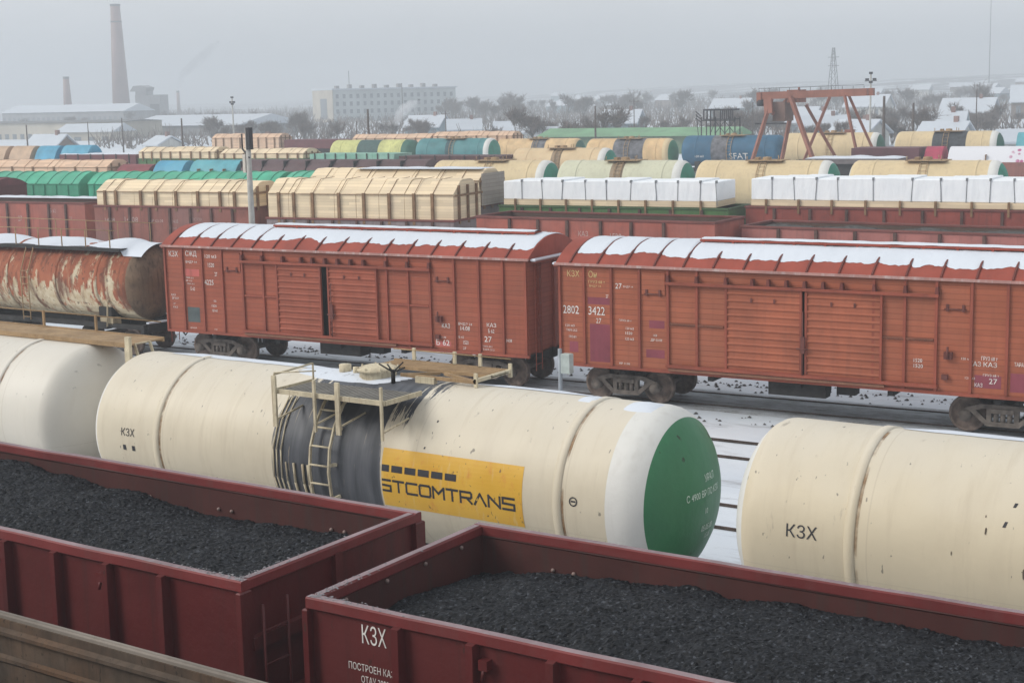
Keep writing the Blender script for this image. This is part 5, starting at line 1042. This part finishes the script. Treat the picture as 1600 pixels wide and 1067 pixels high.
# white four storey building
L_,W_=49,22; t=root('apartment_block','long pale four storey building in the haze, upper left of centre','building',-364.3,430,60,L_,W_); H_=11.6
m=MB(); m.box(-L_/2,L_/2,-W_/2,W_/2,-1,H_); m.build('wall',WALLW,t); m=MB(); m.box(-L_/2-.3,-L_/2-.01,-W_/2-.2,W_/2,-1,H_-.05); m.build('gable_wall',BEIGE,t)
m=MB(); m.box(-L_/2-.4,-L_/2-.31,-W_/2+6,-W_/2+13,1,8.5); m.build('stair_window',WIN,t)
m=MB(); m.box(-L_/2-.5,L_/2+.5,-W_/2-.6,W_/2+.5,H_+.002,H_+.5); rf=m.build('roof',SNR,t)
for k in range(9): m=MB(); a=-L_/2+2+k*4.9; m.box(a,a+1.3,-W_/2+2,-W_/2+4,H_+.5,H_+1.5+.4*(k%2)); m.build('roof_vent',GREYB,rf)
m=MB(); m.tube((-14,0,H_),(-14,0,H_+7),.12,4); m.build('aerial',INS,rf)
wm=MB(); wm.box(-.55,.55,-.06,0,0,1.5); wme=wm.mesh('window',WIN)
for fl in range(4):
    for k in range(18): part('window',wme,t,(-L_/2+1.6+k*2.68,-W_/2-.01,.3+fl*2.75))
# low green roofed shed
t=root('green_shed','long low shed with faded green roof behind the orange tank wagon','shed',-122,190,4,30,9); m=MB(); m.box(-15,15,-4,4,-.2,2.4); m.build('wall',paint('dull_green_wall',(.13,.20,.12)),t); m=MB(); m.add([(-15.3,-4.8,2.38),(15.3,-4.8,2.38),(15.3,0,3.5),(-15.3,0,3.5),(15.3,4.8,2.38),(-15.3,4.8,2.38)],[(0,1,2,3),(3,2,4,5),(1,4,2),(0,3,5)]); m.build('roof',paint('faded_green_roof',(.16,.33,.17),dirt=(.3,.36,.28),amt=.5,sc=.4),t)
# village houses: x, y, length, depth, eave, ridge, wall colour
HW=[paint('blueish_house_wall',(.22,.30,.34),sc=.4),paint('brown_house_wall',(.20,.15,.12),sc=.4),paint('whitewashed_wall',(.55,.55,.52),sc=.4),paint('green_house_wall',(.12,.26,.20),sc=.4)]
HS=[(-213,176,9,6,2.2,4.8,1,'snow roofed cottage above the blue covers, far left'),(-200,190,6,6,2,3.8,2,'small snow roofed cottage right of the far left cottage'),(-172,178,7,6,1.8,3.9,2,'snow roofed cottage below the snow roofed hall'),(-160,172,5,5,1.6,4.2,1,'peaked snow roofed hut left of the concrete pole'),
(-196,262,10,7,3,6,0,'snow roofed house in front of the white building, left part'),(-178,250,8,7,2.6,5.2,2,'snow roofed house below the white building'),(-168,255,12,7,2.2,4.4,1,'wide snow roofed house below the white building'),(-152,232,10,7,2.5,4.6,2,'snow roofed house below the right end of the white building'),(-150,265,9,7,3.4,6.6,0,'blue grey house with steep snowy roof right of the white building'),
(-134,215,7,6,2.4,4.2,2,'whitewashed hut left of the green roofed shed'),(-128,300,11,8,3,6,1,'snowy roofed house behind the left big bare tree'),(-112,270,10,7,3,5.6,2,'snowy roofed house between the big bare trees'),(-98,240,9,7,3,5.2,0,'snowy roofed house right of the big bare trees'),(-92,300,12,8,4,7.5,1,'snowy house behind the loading gantry'),
(-82,215,8,7,2.6,5,2,'snow roofed house left of the gantry crane'),(-73,225,8,7,3,6,3,'green walled house behind the gantry crane'),(-66,205,7,7,2.6,4.8,2,'snow roofed house behind the crane legs'),(-60,250,9,7,3,6,0,'blue grey house right of the crane'),(-52,190,6,6,2.2,4.0,2,'low snow roofed hut right of the grey pole'),(-46,200,9,7,2.4,4.8,2,'long snow roofed hut above the black banded tank wagon'),
(-38,180,11,8,2.4,5.2,3,'teal walled house with broad snowy roof at the right edge'),(-48,260,10,8,4,7,1,'brown house among the gardens, right'),(-80,330,10,8,5,8.5,0,'upper snowy house behind the gantry crane girder'),(-62,340,12,8,5,9,2,'upper pale house right of the crane'),(-100,380,14,9,5,9,1,'distant snowy house above the loading gantry'),(-150,400,14,9,4,8,2,'distant snowy house behind the left big bare tree'),(-200,420,14,9,4,7.5,0,'distant house right of the white building'),(-120,450,14,9,6,10,2,'distant pale house in the haze, middle right'),(-75,430,13,9,6,10,0,'distant blue grey house in the haze, right'),(-90,235,6,5,2.2,4.4,2,'small hut between the shed and the loading gantry')]
def house(x,y,L,W,ze,zr,wi,lab,g='village houses'):
    rnd=random.Random(int(x*7+y)); hd=rnd.uniform(-20,40); L*=.8;W*=.8;ze*=.85;zr*=.8;t=thing('village_house',lab,'house',x,y,-.3,hd,g)
    m=MB(); m.box(-L/2,L/2,-W/2,W/2,0,ze); m.add([(-L/2,-W/2,ze),(-L/2,W/2,ze),(-L/2,0,zr-.1),(L/2,-W/2,ze),(L/2,W/2,ze),(L/2,0,zr-.1)],[(0,1,2),(3,5,4)]); m.build('wall',HW[wi],t)
    m=MB(); o=.5; m.add([(-L/2-o,-W/2-o,ze-.15),(L/2+o,-W/2-o,ze-.15),(L/2+o,0,zr),(-L/2-o,0,zr),(L/2+o,W/2+o,ze-.15),(-L/2-o,W/2+o,ze-.15)]+[(-L/2-o,-W/2-o,ze+.1),(L/2+o,-W/2-o,ze+.1),(L/2+o,0,zr+.25),(-L/2-o,0,zr+.25),(L/2+o,W/2+o,ze+.1),(-L/2-o,W/2+o,ze+.1)],[(6,7,8,9),(9,8,10,11),(0,6,9,3),(3,9,11,5),(1,2,8,7),(2,4,10,8),(0,1,7,6),(4,5,11,10),(0,3,2,1),(3,5,4,2)]); rf=m.build('roof',SNR,t)
    m=MB(); m.box(L*.2,L*.2+.6,-.3,.3,ze+.2,zr+.9); m.build('chimney',BRK,rf)
    for k in range(3): m=MB(); a=-L/2+L*(k+.3)/3; m.box(a,a+1.1,-W/2-.05,-W/2-.005,ze*.35,ze*.8); m.build('window',WIN,t)
for h_ in HS: house(*h_)
# ---------------------------------------------------------------- terrain
G=MB(); nx,ny=150,110
def hillz(x,y):
    d=max(0,y-420-.0*x); k=x/y if y>1 else 0
    side=min(1,max(0,(k+.72)/.35)); z=side*(min(1,max(0,(y-520)/900)))**1.2*(11+5*noise.noise(Vector((x*.004,y*.002,1))))+ min(1,max(0,(y-600)/900))*(3+6*noise.noise(Vector((x*.003,y*.003,4))))
    if y<70: return -.02*max(0,0)+0
    return max(0,z)
xs_=[-2600+ (3600*i/nx) for i in range(nx+1)]; ys_=[]; y=-40
for j in range(ny+1): ys_.append(-40+ (2440)*((j/ny)**2.2))
G.add([(x,y,-.065+hillz(x,y)+(.02*noise.noise(Vector((x*.2,y*.2,0))) if y<120 else .25*noise.noise(Vector((x*.03,y*.03,0))))) for x in xs_ for y in ys_],[(i*(ny+1)+j,(i+1)*(ny+1)+j,(i+1)*(ny+1)+j+1,i*(ny+1)+j+1) for i in range(nx) for j in range(ny)],0,True)
def groundmat():
    n=NT('snowy_ground'); c=n.mix(n.ramp(n.noise(.25,5,vec=n.obj),.35,.7),(.62,.67,.73),(.72,.76,.80)); c=n.mix(n.ramp(n.noise(.9,7,(.25,1,1),.75,vec=n.obj),.54,.70,0,.6),c,(.20,.19,.185)); Y=n.sep()[1]
    far=n.ramp(Y,180,700); c=n.mix(n.ramp(n.noise(9,4,(.5,1,1),.7,vec=n.obj),.62,.74,0,.5),c,(.30,.29,.28)); pt=n.ramp(n.noise(.035,6,(1,.35,1),.75,vec=n.obj),.38,.50); c=n.mix(n.math('MULTIPLY',far,pt),c,(.15,.16,.17)); n.bump(n.noise(1.5,5,vec=n.obj),.4,.06); return n.done(c,.7)
tag(G.build('ground',groundmat()),kind='structure')
# tracks
def track(x0,y0,x1,y1,strip=None,off=0):
    slp=False
    d=Vector((x1-x0,y1-y0,0)); L=d.length; t=bpy.data.objects.new('railway_track',None); COL.objects.link(t); t.location=(x0,y0,0); t.rotation_euler=(0,0,math.atan2(d.y,d.x)); tag(t,kind='structure')
    for s in (-1,1):
        m=MB(); y=s*.795; m.box(0,L,y-.035,y+.035,-.05,0); m.box(0,L,y-.012,y+.012,-.15,-.05); m.box(0,L,y-.07,y+.07,-.30,-.15); m.build('rail',RAILM,t)
    if strip:
        m=MB(); vs=[]; nn=int(L/.4); ws=(-1.7,-1.2,-.9,-.6,.6,.9,1.2,1.7)
        for i in range(nn+1):
            for j,w_ in enumerate(ws): vs.append((i*L/nn,w_+.12*noise.noise(Vector((i*.35,w_,x0))),(-.035 if 0<j<7 else -.12)+(.012*noise.noise(Vector((i*.7,w_*3,1))))))
        m.add(vs,[(i*8+j,(i+1)*8+j,(i+1)*8+j+1,i*8+j+1) for i in range(nn) for j in range(7)],0,True); m.build('ballast',strip,t)
def bmat():
    n=NT('dirty_ballast'); c=n.mix(n.ramp(n.noise(2.2,6,(.4,1,1),.7),.42,.70),(.52,.55,.59),(.16,.155,.15)); c=n.mix(n.ramp(n.noise(14,3),.5,.75,0,.6),c,(.5,.52,.54)); n.bump(n.noise(18,3),.7,.05); return n.done(c,.9)
BAL=bmat(); t34=math.tan(R(3.3))
ybc=36.15+1.55
track(-90,ybc-.0+(-90+38.4)*t34,30,ybc+(30+38.4)*t34,BAL); track(-60,20.46,25,20.46,BAL); track(-45,12.75,20,12.75,BAL); track(-45,8.3,20,8.2,BAL)
track(-60,27.9,30,27.95); track(-75,32.0,30,34.6)
track(-120,50.5,20,58,BAL); track(-120,57,30,70,BAL); track(-130,87,30,99,BAL); track(-150,105,30,119,BAL); track(-150,130.7,30,146,BAL)
# scattered clods of dark ballast in the snow near the boxcars
m=MB(); rnd=random.Random(6)
for k in range(900):
    x=rnd.uniform(-45,-5); s=rnd.choice((1,1,-1)); y=ybc+(x+38.4)*t34+s*rnd.gauss(2.3,.35); r_=rnd.uniform(.015,.055); z=-.055
    m.add([(x-r_,y-r_,z),(x+r_,y-r_*.6,z),(x+r_*.8,y+r_,z),(x-r_*.7,y+r_*.8,z),(x,y,z+r_)],[(0,1,4),(1,2,4),(2,3,4),(3,0,4)])
tag(m.build('ballast_stones',plain('dark_stone',(.09,.085,.08),.9)),'dark ballast stones scattered in the snow along the boxcar track','stones',kind='stuff')

# ---------------------------------------------------------------- bare trees
BARK=plain('grey_bark',(.08,.068,.06),.9,.3); TWIG=plain('brown_twigs',(.15,.12,.105),.9,.35)
def tree_template(seed,h=8,spread=.42,dens=1.):
    rnd=random.Random(seed); tr=MB(); cr=MB()
    def twig(p,d,l,w):
        q=p+d*l; a=d.cross(Vector((rnd.uniform(-1,1),rnd.uniform(-1,1),rnd.uniform(-1,1)))).normalized()*w/2; cr.add([p-a,p+a,q+a*.3,q-a*.3],[(0,1,2,3)]); return q
    def grow(p,d,l,r,depth):
        q=p+d*l; (tr if depth<3 else cr).tube(p,q,r,5 if depth<2 else 3,r1=r*.62,smooth=False)
        if depth>=4:
            for k in range(int(5*dens)):
                dd=(d+Vector((rnd.gauss(0,.55),rnd.gauss(0,.55),rnd.gauss(.15,.45)))).normalized(); e=twig(p.lerp(q,rnd.uniform(.2,1)),dd,l*rnd.uniform(.5,1.0),.075)
                for _ in range(1): twig(e.lerp(p,rnd.uniform(0,.5)),(dd+Vector((rnd.gauss(0,.6),rnd.gauss(0,.6),rnd.gauss(.1,.5)))).normalized(),l*rnd.uniform(.3,.6),.05)
            return
        n=3 if depth<3 else 3
        for k in range(n+(1 if rnd.random()<.4 else 0)):
            dd=(d+Vector((rnd.gauss(0,spread),rnd.gauss(0,spread),rnd.gauss(.30,.22)))).normalized(); dd.z=max(dd.z,-.1); grow(p.lerp(q,rnd.uniform(.4,1)),dd.normalized(),l*rnd.uniform(.74,.95),r*.55,depth+1)
    grow(Vector((0,0,0)),Vector((rnd.uniform(-.05,.05),0,1)).normalized(),h*.19,h*.015,0)
    return tr.mesh('trunk',BARK),cr.mesh('crown',TWIG)
TT=[tree_template(100+k,8,.30+.04*k) for k in range(5)]
def tree(x,y,s,lab,g,k):
    t=thing('bare_tree',lab,'tree',x,y,-.3,rnd.uniform(0,360),g); t.scale=(s*rnd.uniform(.9,1.15),s*rnd.uniform(.9,1.15),s); a,b=TT[k%5]; part('trunk',a,t); part('crown',b,t)
rnd=random.Random(77); KX=lambda u: None
def grove(n,k0,k1,y0,y1,s0,s1,lab,g):
    n=int(n*1.8)
    for i in range(n):
        y=rnd.uniform(y0,y1); tree(rnd.uniform(k0,k1)*y,y,rnd.uniform(s0,s1),lab,g,rnd.randint(0,4))
tree(-.66*205,205,1.30,'large bare tree left of the cross armed pole above the green shed','big bare trees',0); tree(-.645*212,212,1.35,'bare tree with dense crown right behind the large left one above the green shed','big bare trees',3)
tree(-.585*205,205,1.32,'large bare tree right of the cross armed pole above the green shed','big bare trees',1); tree(-.572*212,212,1.25,'bare tree leaning against the large right one above the green shed','big bare trees',2)
grove(9,-1.0,-.84,215,255,.85,1.25,'bare grey tree in the cluster left of the white building','trees left of the white building')
grove(4,-.80,-.75,225,260,.75,.95,'bare tree in front of the white building','trees before the white building')
grove(6,-.735,-.67,380,470,1.2,1.7,'hazy bare tree at the right end of the white building','trees right of the white building')
grove(14,-.70,-.47,200,260,.6,.95,'low bare tree behind the green roofed shed','trees behind the green shed')
grove(12,-.50,-.375,200,300,.7,1.1,'bare tree behind the gantry crane','trees behind the crane')
grove(14,-.375,-.27,210,330,.7,1.1,'bare tree in the gardens at the right edge','trees at the right edge')
grove(9,-1.10,-.92,300,480,.7,1.3,'hazy bare tree between the silo tower and the white building','trees right of the silo')
grove(5,-1.32,-1.15,330,420,.7,1.,'hazy bare tree before the long factory hall','trees before the factory')
grove(30,-.68,-.28,380,760,1.1,1.9,'distant bare tree on the snowy slope','trees on the slope')
# hedge like far scrub: uncountable
m=MB(); rnd=random.Random(5)
for k in range(6500):
    y=rnd.uniform(205,720)**1.0; x=y*rnd.uniform(-1.15,-.26); b=Vector((x,y,-.3+hillz(x,y))); h_=rnd.uniform(.6,3.0)*(1+y/700)
    for _ in range(3):
        d=Vector((rnd.gauss(0,.5),rnd.gauss(0,.5),1)).normalized(); a=Vector((rnd.uniform(-1,1),rnd.uniform(-1,1),0)).normalized()*.10*(1+y/400); q=b+d*h_; m.add([b-a,b+a,q+a*.2,q-a*.2],[(0,1,2,3)])
tag(m.build('winter_scrub',TWIG),'low bare scrub and bushes across the snowy gardens','bushes',kind='stuff')
# distant houses on the right hand slope and in the haze
rnd=random.Random(31); base=None
for k in range(18):
    y=rnd.uniform(560,950); x=y*rnd.uniform(-.66,-.26); z=hillz(x,y)
    L=rnd.uniform(8,13); W=7; ze=rnd.uniform(2.5,4); t=thing('slope_house','tiny snow roofed house on the distant snowy slope','house',x,y,z-.4,rnd.uniform(-25,25),'tiny houses on the distant slope'); q=MB(); q.box(-L/2,L/2,-W/2,W/2,0,ze); q.build('wall',HW[k%3],t)
    q=MB(); q.add([(-L/2-.5,-W/2-.5,ze),(L/2+.5,-W/2-.5,ze),(L/2+.5,0,ze+2.5),(-L/2-.5,0,ze+2.5),(L/2+.5,W/2+.5,ze),(-L/2-.5,W/2+.5,ze)],[(0,1,2,3),(3,2,4,5),(1,4,2),(0,3,5)]); q.build('roof',SNR,t)

# ---------------------------------------------------------------- smoke
def plume(lab,x,y,z,pts,dens,col):
    m=MB(); n=12; vs=[]
    for k,(dx,dz,r_) in enumerate(pts):
        for i in range(n): a=2*PI*i/n; q=r_*(1+.35*noise.noise(Vector((math.cos(a)*1.5,math.sin(a)*1.5,k*.9+x)))); vs.append((dx+q*math.cos(a),q*math.sin(a),dz+.25*q*math.cos(a*2)))
    m.add(vs,[(k*n+i,k*n+(i+1)%n,(k+1)*n+(i+1)%n,(k+1)*n+i) for k in range(len(pts)-1) for i in range(n)]+[tuple(range(n))[::-1],tuple(range((len(pts)-1)*n,len(pts)*n))])
    me=bpy.data.meshes.new('smoke_plume'); me.from_pydata(m.v,[],m.f); o=bpy.data.objects.new('smoke_plume',me); COL.objects.link(o); o.location=(x,y,z)
    mt=bpy.data.materials.new('smoke'); mt.use_nodes=True; nn=mt.node_tree; nn.nodes.clear(); out=nn.nodes.new('ShaderNodeOutputMaterial'); v=nn.nodes.new('ShaderNodeVolumePrincipled'); v.inputs['Color'].default_value=(*col,1); v.inputs['Density'].default_value=dens; nn.links.new(v.outputs[0],out.inputs['Volume']); me.materials.append(mt); tag(o,lab,'smoke',kind='stuff')
plume('faint grey smoke drifting from the slim distant chimney',-660,640,15.2,[(0,0,.8),(1.5,3,1.6),(4,7,2.6),(9,11,3.6),(16,15,4.4),(24,20,4.0),(32,26,2.5)],.045,(.45,.47,.5))
plume('small white puff of steam at the top of the tall chimney',-553.4,500,54.3,[(0,0,1.8),(-.6,1.2,2.4),(-1.6,2.4,2.4),(-3.2,3.4,1.6)],.10,(.95,.96,.98))
plume('pale smoke from a chimney below the white building',-168,215,3.6,[(0,0,.3),(.6,1,.8),(1.6,2.2,1.3),(3,3.4,1.5),(4.6,4.4,.9)],.30,(.95,.96,.98))

# ---------------------------------------------------------------- haze
def haze():
    m=MB(); m.box(-2640,1040,-60,2440,-2,61); o=m.build('haze',None) if False else None
    me=bpy.data.meshes.new('haze'); me.from_pydata(m.v,[],m.f); me.update(); o=bpy.data.objects.new('haze',me); COL.objects.link(o)
    mt=bpy.data.materials.new('haze'); mt.use_nodes=True; n=mt.node_tree; n.nodes.clear(); out=n.nodes.new('ShaderNodeOutputMaterial'); v=n.nodes.new('ShaderNodeVolumePrincipled'); v.inputs['Color'].default_value=(.80,.84,.88,1); v.inputs['Density'].default_value=HAZE; v.inputs['Anisotropy'].default_value=0
    n.links.new(v.outputs[0],out.inputs['Volume']); me.materials.append(mt); tag(o,'thin pale winter haze over the whole rail yard','haze',kind='stuff')
HAZE=.00115
haze()
